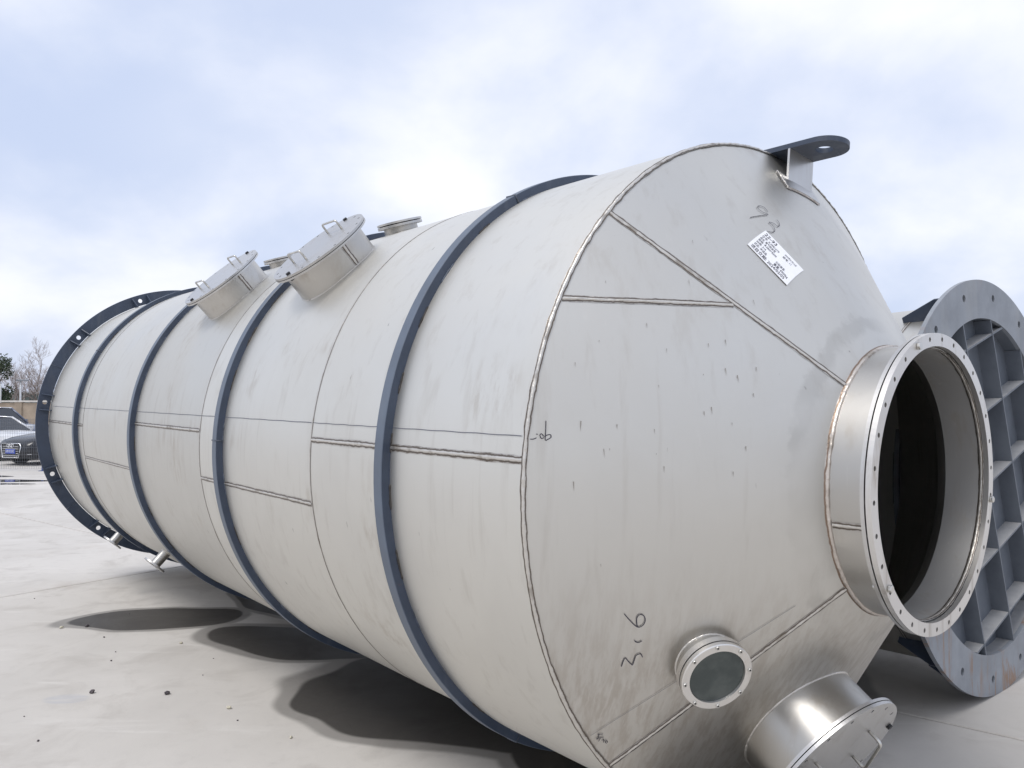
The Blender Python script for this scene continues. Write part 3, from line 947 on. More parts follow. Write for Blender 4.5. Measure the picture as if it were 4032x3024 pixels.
STROKES = {'316': [[[0.1639, -1.096, -0.3994], [0.1699, -1.079, -0.4196], [0.181, -1.0505, -0.4468], [0.1931, -1.0347, -0.4396], [0.1995, -1.0327, -0.4214], [0.1981, -1.041, -0.4065], [0.1915, -1.0521, -0.404], [0.1849, -1.0577, -0.4152], [0.1818, -1.0538, -0.4362], [0.1816, -1.049, -0.4479]], [[0.1682, -1.0486, -0.4944], [0.1694, -1.044, -0.4999], [0.1745, -1.0348, -0.502], [0.1809, -1.0273, -0.4965]], [[0.1711, -1.0112, -0.5566], [0.1706, -1.0183, -0.5453], [0.1668, -1.0253, -0.5439], [0.1603, -1.0328, -0.5499], [0.1565, -1.0336, -0.5596], [0.1489, -1.0344, -0.5803], [0.1467, -1.037, -0.5823], [0.143, -1.0503, -0.5695], [0.14, -1.062, -0.5569], [0.1348, -1.0657, -0.5659], [0.1268, -1.0669, -0.5875]]],
 '93': [[[0.2097, -0.3127, 1.0435], [0.197, -0.3157, 1.0622], [0.1906, -0.3361, 1.0662], [0.1909, -0.354, 1.0603], [0.1983, -0.3572, 1.0479], [0.2085, -0.3433, 1.0363], [0.2167, -0.3216, 1.0302], [0.2146, -0.3662, 1.0197], [0.2119, -0.4047, 1.0102], [0.2094, -0.4361, 1.0019]], [[0.2342, -0.2887, 1.0122], [0.2435, -0.2866, 0.9984], [0.2513, -0.2989, 0.9833], [0.251, -0.3127, 0.9798], [0.2419, -0.3239, 0.9906], [0.2358, -0.3471, 0.9928], [0.2454, -0.3386, 0.9807], [0.2556, -0.3397, 0.9646], [0.2614, -0.3522, 0.9514], [0.26, -0.3715, 0.947], [0.253, -0.3986, 0.9479]]],
 '90': [[[0.0336, -1.3325, 0.2329], [0.0354, -1.335, 0.2024], [0.0366, -1.3375, 0.172], [0.0413, -1.3307, 0.1733], [0.0468, -1.322, 0.1802], [0.0451, -1.3233, 0.1883], [0.0392, -1.3318, 0.187], [0.0348, -1.3387, 0.1822]], [[0.0336, -1.3404, 0.1822], [0.0283, -1.3467, 0.191], [0.0256, -1.3513, 0.1862], [0.0293, -1.3474, 0.1761], [0.0338, -1.3405, 0.1789]], [[0.0182, -1.3611, 0.1902], [0.0214, -1.3568, 0.1894]], [[0.0082, -1.3776, 0.1739], [0.0141, -1.3692, 0.174], [0.0197, -1.3607, 0.178]]],
 'bk': [[[0.0245, -1.0712, -0.8451], [0.0342, -1.054, -0.8441]], [[0.0269, -1.0663, -0.8457], [0.0208, -1.0656, -0.8606], [0.0176, -1.0696, -0.8631]], [[0.0185, -1.0705, -0.86], [0.0321, -1.0478, -0.8567]], [[0.0268, -1.0571, -0.8574], [0.0186, -1.0594, -0.8732]], [[0.0246, -1.0508, -0.8701], [0.0292, -1.0445, -0.8672], [0.0252, -1.0416, -0.8796]], [[0.0298, -1.0376, -0.874], [0.0321, -1.0339, -0.8733], [0.0323, -1.0288, -0.8787], [0.0292, -1.0308, -0.8833], [0.0281, -1.0356, -0.8803], [0.0298, -1.0376, -0.874]]]}
def smooth_line(pts, sub=4):
    P = [Vector(p) for p in pts]
    if len(P) < 3:
        return P
    res = []
    for i in range(len(P) - 1):
        a, b, c, d = P[max(i - 1, 0)], P[i], P[i + 1], P[min(i + 2, len(P) - 1)]
        for k in range(sub):
            t = k / sub
            res.append(0.5 * ((2 * b) + (c - a) * t + (2 * a - 5 * b + 4 * c - d) * t * t + (3 * b - a - 3 * c + d) * t ** 3))
    return res + [P[-1]]
for key, w in (('316', 0.0032), ('93', 0.0027), ('90', 0.0028), ('bk', 0.0025)):
    bm = bmesh.new()
    for st in STROKES[key]:
        pts, nn = [], []
        for q in smooth_line(st):
            x, th = cone_inv(q)
            pts.append(cone_pt(x, th, 0.0030)); nn.append(cone_n(th))
        prev = None
        for i, p in enumerate(pts):
            t = (pts[min(i + 1, len(pts) - 1)] - pts[max(i - 1, 0)]).normalized()
            s = nn[i].cross(t).normalized() * w * 0.5
            cur = (bm.verts.new(p - s), bm.verts.new(p + s))
            if prev:
                bm.faces.new((prev[0], prev[1], cur[1], cur[0]))
            prev = cur
    finish(bm, 'marker_writing', M['ink'], vessel, False, OFS)
rs = random.Random(21)
bm = bmesh.new()
for k in range(30):
    x = rs.uniform(0.03, 0.45); th = R_(rs.gauss(-72, 14))
    ln = rs.choice((0.008, 0.016, 0.024, 0.032)) * rs.uniform(0.7, 1.2)
    w = rs.uniform(0.0012, 0.0024)
    a = cone_pt(x, th, 0.0030)
    down = Vector((0.10 * rs.gauss(0, 1), 0, -1)); nn = cone_n(th)
    down = (down - nn * down.dot(nn)).normalized()
    sd = nn.cross(down).normalized()
    bm.faces.new([bm.verts.new(q) for q in (a - sd * w * .6, a - sd * w * .5 + down * ln * .3, a + down * ln, a + sd * w * .5 + down * ln * .3, a + sd * w * .6)])
drips = finish(bm, 'drip_marks', M['drip'], vessel, False, OFS)
drips['kind'] = 'stuff'
# paper label with printed lines, laid on the cone
SK = [Vector(p) for p in ((0.2517, -0.3971, 0.9504), (0.3686, -0.3282, 0.7924), (0.3752, -0.4571, 0.7226), (0.2573, -0.5289, 0.8791))]
CI = [cone_inv(p) for p in SK]
def label_pt(u, v, lift):
    x = (CI[0][0] * (1 - u) + CI[1][0] * u) * (1 - v) + (CI[3][0] * (1 - u) + CI[2][0] * u) * v
    t = (CI[0][1] * (1 - u) + CI[1][1] * u) * (1 - v) + (CI[3][1] * (1 - u) + CI[2][1] * u) * v
    return cone_pt(x, t, lift)
bm = bmesh.new()
gv = {}
for lay, lift in ((0, 0.0022), (1, 0.0034)):
    for i in range(13):
        for j in range(9):
            gv[lay, i, j] = bm.verts.new(label_pt(i / 12, j / 8, lift))
for i in range(12):
    for j in range(8):
        bm.faces.new((gv[1, i, j], gv[1, i + 1, j], gv[1, i + 1, j + 1], gv[1, i, j + 1]))
for i in range(12):
    for j in (0, 8):
        bm.faces.new((gv[0, i, j], gv[0, i + 1, j], gv[1, i + 1, j], gv[1, i, j]))
for j in range(8):
    for i in (0, 12):
        bm.faces.new((gv[0, i, j], gv[0, i, j + 1], gv[1, i, j + 1], gv[1, i, j]))
bmesh.ops.recalc_face_normals(bm, faces=bm.faces)
paper = finish(bm, 'paper_label', M['paper'], vessel, False, OFS)
paper['label'] = 'white printed paper label stuck on the cone'
LINES = [('22-93', 0.05, 0.19, 0.125, 0.30, 1.5), ('位号: X.0981670', 0.05, 0.315, 0.075, 0.43, 0.6), ('品名: 尾气吸收塔', 0.055, 0.43, 0.075, 0.38, 0.8), ('规格: Φ2800*8200', 0.055, 0.545, 0.075, 0.46, 0.6),
         ('材质: 316', 0.06, 0.665, 0.075, 0.24, 0.6), ('状态: 半成品', 0.06, 0.785, 0.075, 0.31, 0.8), ('项目交期: 2024/03/05', 0.05, 0.95, 0.105, 0.83, 1.3), ('2024年01月15日', 0.575, 0.175, 0.065, 0.29, 0.5),
         ('编号: 11', 0.58, 0.315, 0.075, 0.21, 0.6), ('分段信息:', 0.57, 0.70, 0.075, 0.23, 0.8), ('重量: 4900kg', 0.57, 0.82, 0.08, 0.35, 0.8)]
dg = bpy.context.evaluated_depsgraph_get()
for txt, u0, v0, hgt, wid, bold in LINES:
    cu = bpy.data.curves.new('print', 'FONT')
    cu.body = txt
    cu.size = 1.0
    cu.resolution_u = 2
    cu.offset = 0.004 * bold
    to = bpy.data.objects.new('print', cu)
    COL.objects.link(to)
    dg.update()
    me = bpy.data.meshes.new_from_object(to.evaluated_get(bpy.context.evaluated_depsgraph_get()))
    bpy.data.objects.remove(to)
    if not me.vertices:
        continue
    xs = [v.co.x for v in me.vertices]
    x0, x1 = min(xs), max(xs)
    for v in me.vertices:
        uu = u0 + (v.co.x - x0) / (x1 - x0) * wid
        vv = v0 - v.co.y / 0.72 * hgt
        v.co = label_pt(uu, vv, 0.0042)
    me.materials.clear()
    me.materials.append(M['print'])
    link('printed_line', me, paper)

# ------------------------------------------------------------------ timbers under the vessel
for x, lb in ((-1.25, 'short timber sleeper under the vessel near the cone end'), (-6.75, 'short timber sleeper under the vessel near the far flange')):
    zb = (P0 + LOC3 @ Vector((x, 0, -RT))).z
    bm = bmesh.new()
    box(bm, (0, 0, 0), (0.16, 0.55, zb))
    bevel_all(bm, 0.008)
    o = finish(bm, 'timber_sleeper', M['timber'])
    c = P0 + LOC3 @ Vector((x, 0.20, 0))
    o.location = (c.x, c.y, zb / 2 + 0.001)
    o.rotation_euler = (0, 0, math.atan2(-0.75748685, 0.65273145))
    tag(o, lb, 'timber', 'timbers under the vessel')

# ================================================================== SECOND VESSEL (behind, slate flange with ribbed end)
a2 = Vector((0.63114564, -0.77532389, 0.02297909)).normalized()
c2 = Vector((3.14736463, 5.11927607, 1.33800279))
u2 = Vector((0, 0, 1)).cross(a2).normalized()
v2 = a2.cross(u2)
B2 = Vector((0, 0, -1.338))
mw2 = Matrix(((a2.x, u2.x, v2.x, 0), (a2.y, u2.y, v2.y, 0), (a2.z, u2.z, v2.z, 0), (0, 0, 0, 1)))
mw2.translation = c2 + mw2.to_3x3() @ B2
vessel2 = empty('ribbed_vessel', 'second steel vessel behind with slate blue bolted flange and ribbed end plate', 'vessel', mw2)
O2 = -B2
R2, RB2, RF2 = 1.185, 1.0859, 1.338
bm = bmesh.new()
revolve(bm, [(R2, -5.6), (R2, -4), (R2, -2), (R2, -0.03), (R2 - 0.01, -0.03), (R2 - 0.01, -5.6)], AXF(0), 160, True)
finish(bm, 'shell', M['shell'], vessel2, True, O2, 30)
for x in (-0.25, -1.75, -3.2):
    n = 360
    weld('girth_weld', [Vector((x, 0, 0)) + rad(2 * pi * k / n) * R2 for k in range(n)], [rad(2 * pi * k / n) for k in range(n)], 0.013, 0.003, vessel2, M['weld'], True, x, loc=O2)
bm = bmesh.new()
revolve(bm, [(0.0005, -5.6), (R2 - 0.012, -5.6), (R2 - 0.012, -5.58)], AXF(0), 96, False)
finish(bm, 'unseen_end_disc', M['shell'], vessel2, False, O2)
hl = [circle(0.024, 20, (1.2372 * cos(R_(a)), 1.2372 * sin(R_(a)))) for a in [16.3 - 22.5 * k for k in range(16)]]
# frame x = up, y = towards the camera side; survey angles are from u axis: 106.3 deg -> 16.3 deg from up towards the camera
bm = plate([circle(RF2, 180), circle(RB2, 160)] + hl, 0.026, frame((0, 0, 0), (0, 0, 1), (1, 0, 0)))
fl2 = finish(bm, 'flange', M['slate'], vessel2, False, O2)
finish(plate([circle(1.30, 160), circle(R2 + 0.0006, 140)], 0.02, frame((-0.0265, 0, 0), (0, 0, 1), (1, 0, 0))), 'hole_shade_ring', M['gasket'], vessel2, False, O2)  # added black annulus so the bolt holes read as shaded
gp2 = [(-0.0268, 0.116), (-0.0468, 0.116), (-0.0468, 0), (-0.29, 0), (-0.29, 0.035), (-0.075, 0.135), (-0.0268, 0.135)]
gm = bmesh.new()
plate([gp2], 0.012, Matrix.Translation((0, 0, 0.006)), gm)
gus2 = bpy.data.meshes.new('gusset'); gm.to_mesh(gus2); gm.free(); gus2.materials.append(M['navy'])
for k in range(16):
    ph = R_(-27.5 - 22.5 * k)
    c = rad(ph) * (R2 + 0.0005)
    t = rad(ph + pi / 2)
    mt = Matrix(((1, 0, 0, c.x), (0, rad(ph).y, -t.y, c.y), (0, rad(ph).z, -t.z, c.z), (0, 0, 0, 1)))
    link('gusset', gus2, fl2, None, mt)
bm = plate([circle(RB2 + 0.03, 128)], 0.010, frame((-0.105, 0, 0), (0, 0, 1), (1, 0, 0)))
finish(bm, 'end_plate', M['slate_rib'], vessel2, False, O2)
bm = bmesh.new()
revolve(bm, [(RB2 + 0.012, -0.026), (RB2 + 0.012, -0.105), (RB2 + 0.002, -0.105), (RB2 + 0.002, -0.026)], AXF(0), 160, True)
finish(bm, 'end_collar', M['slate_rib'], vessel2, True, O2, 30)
S2 = 1.85 / 1.7124356
gang = R_(16.6)
e1 = Vector((0, cos(gang), sin(gang))); e2 = Vector((0, -sin(gang), cos(gang)))
node = Vector((0, 0.056 * S2, -0.401 * S2))
sp = 0.4165 * S2
def rib(d, o_dir, k, rec):
    """rib running along d at offset from the node along o_dir"""
    cc = node + o_dir * (sp * k)
    off = cc.dot(o_dir)
    if abs(off) > RB2 - 0.06:
        return
    half = math.sqrt(RB2 ** 2 - off ** 2)
    bm = bmesh.new()
    mid = o_dir * off
    rot = Matrix(((1, 0, 0), (0, d.y, o_dir.y), (0, d.z, o_dir.z)))
    vv = box(bm, mid + Vector((-0.0525 - rec / 2, 0, 0)), (0.105 - rec, 2 * half - 0.004, 0.012), rot)
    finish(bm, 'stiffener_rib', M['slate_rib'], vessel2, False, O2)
for k in range(-6, 7):
    rib(e2, e1, k, 0.001)
    rib(e1, e2, k, 0.004)
fr = frame(rad(R_(-128)) * R2 + Vector((-0.75, 0, 0)), (1, 0, 0), rad(R_(-128)))
bm = bmesh.new()
revolve(bm, [(0.05, -0.03), (0.05, 0.12), (0.044, 0.12), (0.044, -0.03)], fr, 48, True)
dn = finish(bm, 'drain_nozzle', M['neck'], vessel2, True, O2, 30)
finish(plate([circle(0.11, 64), circle(0.044, 40)], 0.014, fr @ Matrix.Translation((0, 0, 0.13))), 'flange', M['lid'], dn)

# ================================================================== LOOSE STONES
def stone(x, y, s, mat, seed, label, cat='stone', group='loose stones on the concrete'):
    s *= 0.72
    bm = bmesh.new()
    bmesh.ops.create_icosphere(bm, subdivisions=2, radius=s)
    rs = random.Random(seed)
    cut = [Vector((rs.uniform(-1, 1), rs.uniform(-1, 1), rs.uniform(-0.6, 1))).normalized() for _ in range(7)]
    for v in bm.verts:
        d = v.co.normalized()
        f = min([0.95] + [0.62 / max(0.62, d.dot(c)) for c in cut])
        v.co *= f * (1 + 0.18 * mnoise.noise(d * 2.3 + Vector((seed, 0, 0))))
        v.co.z *= 0.72
        v.co.x *= 1.25
    zmin = min(v.co.z for v in bm.verts)
    for v in bm.verts:
        v.co.z -= zmin
    o = finish(bm, 'stone', mat)
    o.location = (x, y, 0.0005)
    o.rotation_euler = (0, 0, rs.uniform(0, 6))
    tag(o, label, cat, group)
stone(-2.21, 5.05, 0.026, M['stone_dark'], 3, 'largest dark angular stone chip on the open concrete left of the vessel')
stone(-2.70, 5.07, 0.024, M['stone_dark'], 4, 'dark flat stone chip left of the largest dark chip')
stone(-3.74, 6.53, 0.022, M['stone_pale'], 5, 'pale stone chip beside the damp patch farthest from the camera')
stone(-3.55, 6.57, 0.022, M['stone_dark'], 6, 'dark stone chip at the edge of the farthest damp patch')
stone(-1.73, 4.81, 0.021, M['stone_pale'], 7, 'pale pointed stone chip just left of the largest damp patch')
stone(-2.57, 6.11, 0.018, M['stone_pale'], 8, 'pale stone chip at the left tip of the middle damp patch')
stone(-1.23, 4.39, 0.014, M['stone_pale'], 9, 'tiny pale stone on the edge of the largest damp patch')
for i, (x, y) in enumerate(((-2.90, 4.69), (-1.61, 4.63), (-2.90, 5.70), (-2.18, 5.75), (-2.97, 5.90), (-3.25, 6.27), (-2.12, 5.40), (-4.57, 7.52), (-2.61, 4.35), (-3.39, 6.97))):
    stone(x, y, 0.006 + 0.002 * (i % 3), M['stone_dark'], 20 + i, 'tiny dark grit stone scattered on the pale concrete', group='grit on the concrete')

# ================================================================== BACKGROUND, LEFT
def cam_xy(px, depth):
    """plan position that lies in the direction of picture column px (4032 wide) at a distance along the view"""
    return Vector(((px - 2016) / 3072.2 * depth, depth, 0))
# puddles
M['water'] = mat_simple('puddle_water', (0.035, 0.035, 0.035), 0.03, 0, 0.1, 2)
def puddle(pts, label):
    bm = bmesh.new()
    n = 48
    cx_ = sum(p[0] for p in pts) / len(pts); cy_ = sum(p[1] for p in pts) / len(pts)
    sm = smooth_line([Vector((p[0], p[1], 0)) for p in pts + [pts[0]]], 8)[:-1]
    vs_ = [bm.verts.new((p.x, p.y, 0.0045 )) for p in sm]
    bm.faces.new(vs_)
    o = finish(bm, 'puddle', M['water'])
    tag(o, label, 'puddle', kind='structure')
puddle([(-16.5, 20.6), (-14.2, 20.75), (-13.1, 20.45), (-13.0, 20.3), (-13.4, 20.15), (-14.8, 20.1), (-16.5, 20.05)], 'thin puddle on the concrete nearest the wire fence')
puddle([(-16.0, 19.4), (-13.0, 19.55), (-11.6, 19.35), (-11.15, 19.15), (-11.7, 18.95), (-12.6, 18.85), (-15.5, 18.9)], 'long puddle on the concrete behind the vessel')
puddle([(-15.0, 18.55), (-12.4, 18.6), (-11.25, 18.45), (-11.5, 18.3), (-12.6, 18.2), (-14.8, 18.2)], 'narrow puddle on the concrete nearest the camera')

# wire fence
M['wire'] = mat_simple('galvanised_wire', (0.20, 0.21, 0.23), 0.5, 0.6)
M['post'] = mat_simple('fence_post_blue', (0.03, 0.06, 0.20), 0.45)
fence = empty('wire_fence', 'welded wire mesh fence with blue posts in front of the parked cars', 'fence', loc=(-12.9, 22.1, 0))
fd = Vector((1, 0.02, 0)).normalized()
for k in range(-1, 3):
    x0 = -3.0 + 3.0 * k - 0.35
    bm = bmesh.new()
    for i in range(0, 61):
        p = fd * (x0 + 0.03 + 2.94 * i / 60)
        box(bm, (p.x, p.y, 0.76), (0.0045, 0.0045, 1.42))
    for j in range(0, 15):
        p = fd * (x0 + 1.5)
        box(bm, (p.x, p.y + 0.005, 0.06 + 0.1 * j), (2.94, 0.0045, 0.0045), Matrix.Rotation(0.02, 3, 'Z'))
    mp_ = finish(bm, 'mesh_panel', M['wire'], fence)
    mp_['kind'] = 'stuff'
for k in range(-1, 4):
    p = fd * (-3.35 + 3.0 * k)
    bm = bmesh.new()
    box(bm, (p.x, p.y, 0.85), (0.05, 0.05, 1.7))
    box(bm, (p.x, p.y, 0.006), (0.16, 0.16, 0.012))
    finish(bm, 'fence_post', M['post'], fence)

# boundary wall with coping, and the long low roofline behind it
M['wall'] = mat_simple('tan_render', (0.33, 0.27, 0.21), 0.85, 0, 0.15, 1.5)
M['coping'] = mat_simple('coping_stone', (0.55, 0.53, 0.50), 0.8)
M['shed'] = mat_simple('grey_green_cladding', (0.14, 0.17, 0.165), 0.7, 0, 0.15, 1.0)
wall = empty('boundary_wall', 'long tan rendered wall with pale coping behind the parked cars', 'wall', loc=(-20, 46, 0))
bm = bmesh.new()
box(bm, (0, 0, 1.0), (120, 0.24, 2.0)); finish(bm, 'wall_face', M['wall'], wall)
for k in range(20):
    bm = bmesh.new()
    box(bm, (-57 + 6 * k, -0.03, 1.02), (0.42, 0.3, 2.04)); finish(bm, 'pier', M['wall'], wall)
    bm = bmesh.new()
    box(bm, (-57 + 6 * k + 3, 0, 2.09), (5.995, 0.42, 0.10)); finish(bm, 'coping_stone', M['coping'], wall)
shed = empty('low_shed', 'long low grey green clad shed beyond the tan wall', 'building', loc=(-24, 68, 0))
bm = bmesh.new()
box(bm, (0, 0, 1.4), (110, 8, 2.8)); finish(bm, 'cladding', M['shed'], shed)
bm = bmesh.new()
plate([[(-4.3, 2.8), (4.3, 2.8), (4.3, 2.86), (0, 3.0), (-4.3, 2.86)]], 111, frame((55.5, 0, 0), (0, 1, 0), (1, 0, 0)), bm)
finish(bm, 'roof', M['shed'], shed)
for k in range(36):
    bm = bmesh.new()
    box(bm, (-52 + 3 * k, -4.03, 1.4), (0.09, 0.06, 2.76)); finish(bm, 'cladding_rib', M['coping'], shed)

# lamp post and white post
M['pole'] = mat_simple('pale_pole', (0.62, 0.64, 0.66), 0.4, 0.2)
M['lamp_head'] = mat_simple('lamp_head_grey', (0.25, 0.27, 0.30), 0.5)
p = cam_xy(80, 50)
lp = empty('lamp_post', 'slim pale lamp post with flat head behind the tan wall', 'lamp post', loc=p)
bm = bmesh.new()
tube(bm, [(0, 0, 0), (0, 0, 2), (0, 0, 3.42)], [0.075, 0.065, 0.05], 10); finish(bm, 'pole', M['pole'], lp, True)
bm = bmesh.new()
box(bm, (0.10, 0, 3.46), (0.72, 0.26, 0.10)); bevel_all(bm, 0.02); finish(bm, 'lamp_head', M['lamp_head'], lp)
p = cam_xy(1, 47.5)
wp = empty('sign_post', 'white post standing beside the evergreen tree behind the wall', 'post', loc=p)
bm = bmesh.new()
box(bm, (0, 0, 1.6), (0.10, 0.08, 3.2)); bevel_all(bm, 0.01); finish(bm, 'pole', M['pole'], wp)
bm = bmesh.new()
box(bm, (0, 0, 3.22), (0.14, 0.12, 0.04)); finish(bm, 'cap', M['lamp_head'], wp)

# trees
M['bark'] = mat_simple('grey_bark', (0.16, 0.13, 0.115), 0.9, 0, 0.25, 3)
M['twig'] = mat_simple('bare_twigs', (0.33, 0.29, 0.275), 0.9, 0, 0.2, 3)  # twig tone lightened, distance haze put into the colour
def bare_tree(px, depth, h, seed, label):
    rs = random.Random(seed)
    root = empty('bare_tree', label, 'tree', loc=cam_xy(px, depth), group='bare trees behind the wall')
    bt, bc = bmesh.new(), bmesh.new()
    def grow(p, d, ln, r, lev):
        n = 4
        pts, rr = [p], [r]
        q = p.copy(); dd = d.copy()
        for i in range(n):
            dd = (dd + Vector((rs.gauss(0, .10), rs.gauss(0, .10), rs.gauss(0.06, .05)))).normalized()
            q = q + dd * ln / n
            pts.append(q.copy()); rr.append(r * (1 - 0.55 * (i + 1) / n))
        tube(bt if lev < 2 else bc, pts, rr, 6 if lev < 2 else 3, False)
        if lev >= 5:
            return
        kids = 8 if lev == 0 else rs.choice((3, 3, 4))
        for k in range(kids):
            t = rs.uniform(0.35, 1.0) if lev else rs.uniform(0.3, 1.0)
            i = min(n - 1, int(t * n)); b = pts[i].lerp(pts[i + 1], t * n - i)
            a = rs.uniform(0, 2 * pi)
            side = dd.cross(Vector((cos(a), sin(a), 0.2))).normalized()
            nd = (dd * 0.85 + side * rs.uniform(0.5, 0.95) + Vector((0, 0, 0.18))).normalized()
            grow(b, nd, ln * rs.uniform(0.52, 0.72), max(0.008, rr[i] * 0.58), lev + 1)
    grow(Vector((0, 0, 0)), Vector((0, 0, 1)), h * 0.46, h * 0.018, 0)
    finish(bt, 'trunk', M['bark'], root, True)
    finish(bc, 'crown', M['twig'], root)
bare_tree(48, 56, 6.3, 3, 'tall bare tree beside the evergreen behind the wall')
bare_tree(192, 60, 6.8, 5, 'bare tree partly hidden by the far end flange')
bare_tree(120, 64, 4.6, 8, 'small bare tree between the two taller bare trees')
bare_tree(-160, 58, 6.5, 12, 'bare tree left of the evergreen tree')
bare_tree(330, 62, 5.0, 14, 'bare tree behind the vessel')
def leaf_mat():
    m = NB('evergreen_leaf')
    info = m.n('ShaderNodeObjectInfo')
    f = m.noise(m.obj(), 1.6, 3, 0.6)
    m.set(Base_Color=m.mix(m.range(f, 0.3, 0.7), (0.018, 0.035, 0.016), (0.055, 0.080, 0.030)), Roughness=0.6)
    return m.m
M['leaf'] = leaf_mat()
def evergreen(px, depth, h, w, seed, label):
    rs = random.Random(seed)
    root = empty('evergreen_tree', label, 'tree', loc=cam_xy(px, depth))
    bm = bmesh.new()
    tube(bm, [(0, 0, 0), (0.05, 0, h * .5), (0, 0.05, h * .92)], [0.16, 0.11, 0.03], 8)
    blobs = []
    for k in range(26):
        z = rs.uniform(0.16, 0.95)
        r = w * (1 - abs(z - 0.45) ** 1.3 * 1.05) * rs.uniform(0.25, 0.85)
        a = rs.uniform(0, 2 * pi)
        c = Vector((r * cos(a), r * sin(a), h * z))
        blobs.append((c, w * rs.uniform(0.26, 0.46)))
        tube(bm, [(0, 0, h * z * 0.8), c * 0.5 + Vector((0, 0, h * z * 0.42)), c], [0.05, 0.03, 0.01], 4, False)
    finish(bm, 'trunk', M['bark'], root, True)
    verts, faces = [], []
    for c, r in blobs:
        for k in range(260):
            d = Vector((rs.gauss(0, 1), rs.gauss(0, 1), rs.gauss(0, .8))).normalized() * r * rs.uniform(0.45, 1.1)
            p = c + d
            s = rs.uniform(0.05, 0.10)
            x = Vector((rs.gauss(0, 1), rs.gauss(0, 1), rs.gauss(0, 1))).normalized()
            y = x.cross(Vector((rs.gauss(0, 1), rs.gauss(0, 1), rs.gauss(0, 1)))).normalized()
            i = len(verts)
            verts += [p - x * s, p + y * s * .45, p + x * s, p - y * s * .45]
            faces.append((i, i + 1, i + 2, i + 3))
    me = bpy.data.meshes.new('crown')
    me.from_pydata(verts, [], faces)
    me.materials.append(M['leaf'])
    link('crown', me, root)
evergreen(-8, 50, 5.2, 1.45, 4, 'dense dark evergreen tree at the far left behind the wall')

# ------------------------------------------------------------------ parked cars
def car_paint(name, col, rough=0.22):
    m = NB(name)
    f = m.noise(m.obj(), 3, 3)
    m.set(Base_Color=m.mix(m.range(f, 0.3, 0.7), tuple(c * 0.93 for c in col), col), Roughness=rough, Coat_Weight=0.15, Coat_Roughness=0.08, Metallic=0.15)
    return m.m
M['car_white'] = car_paint('white_car_paint', (0.74, 0.75, 0.77))
M['car_black'] = car_paint('black_car_paint', (0.012, 0.014, 0.020))
M['car_blue'] = car_paint('blue_grey_car_paint', (0.11, 0.13, 0.19))
M['car_glass'] = mat_simple('car_glass', (0.02, 0.025, 0.035), 0.06)
M['chrome'] = mat_simple('chrome', (0.85, 0.86, 0.88), 0.12, 1.0, 0.02)
M['black_plastic'] = mat_simple('black_plastic', (0.018, 0.018, 0.02), 0.55)
M['lens'] = mat_simple('headlight_lens', (0.62, 0.66, 0.70), 0.08, 0.3)
M['plate_blue'] = mat_simple('number_plate_blue', (0.03, 0.07, 0.42), 0.4)
M['plate_white'] = mat_simple('number_plate_mark', (0.75, 0.78, 0.85), 0.5)
M['rim'] = mat_simple('alloy_rim', (0.55, 0.56, 0.58), 0.3, 0.9)
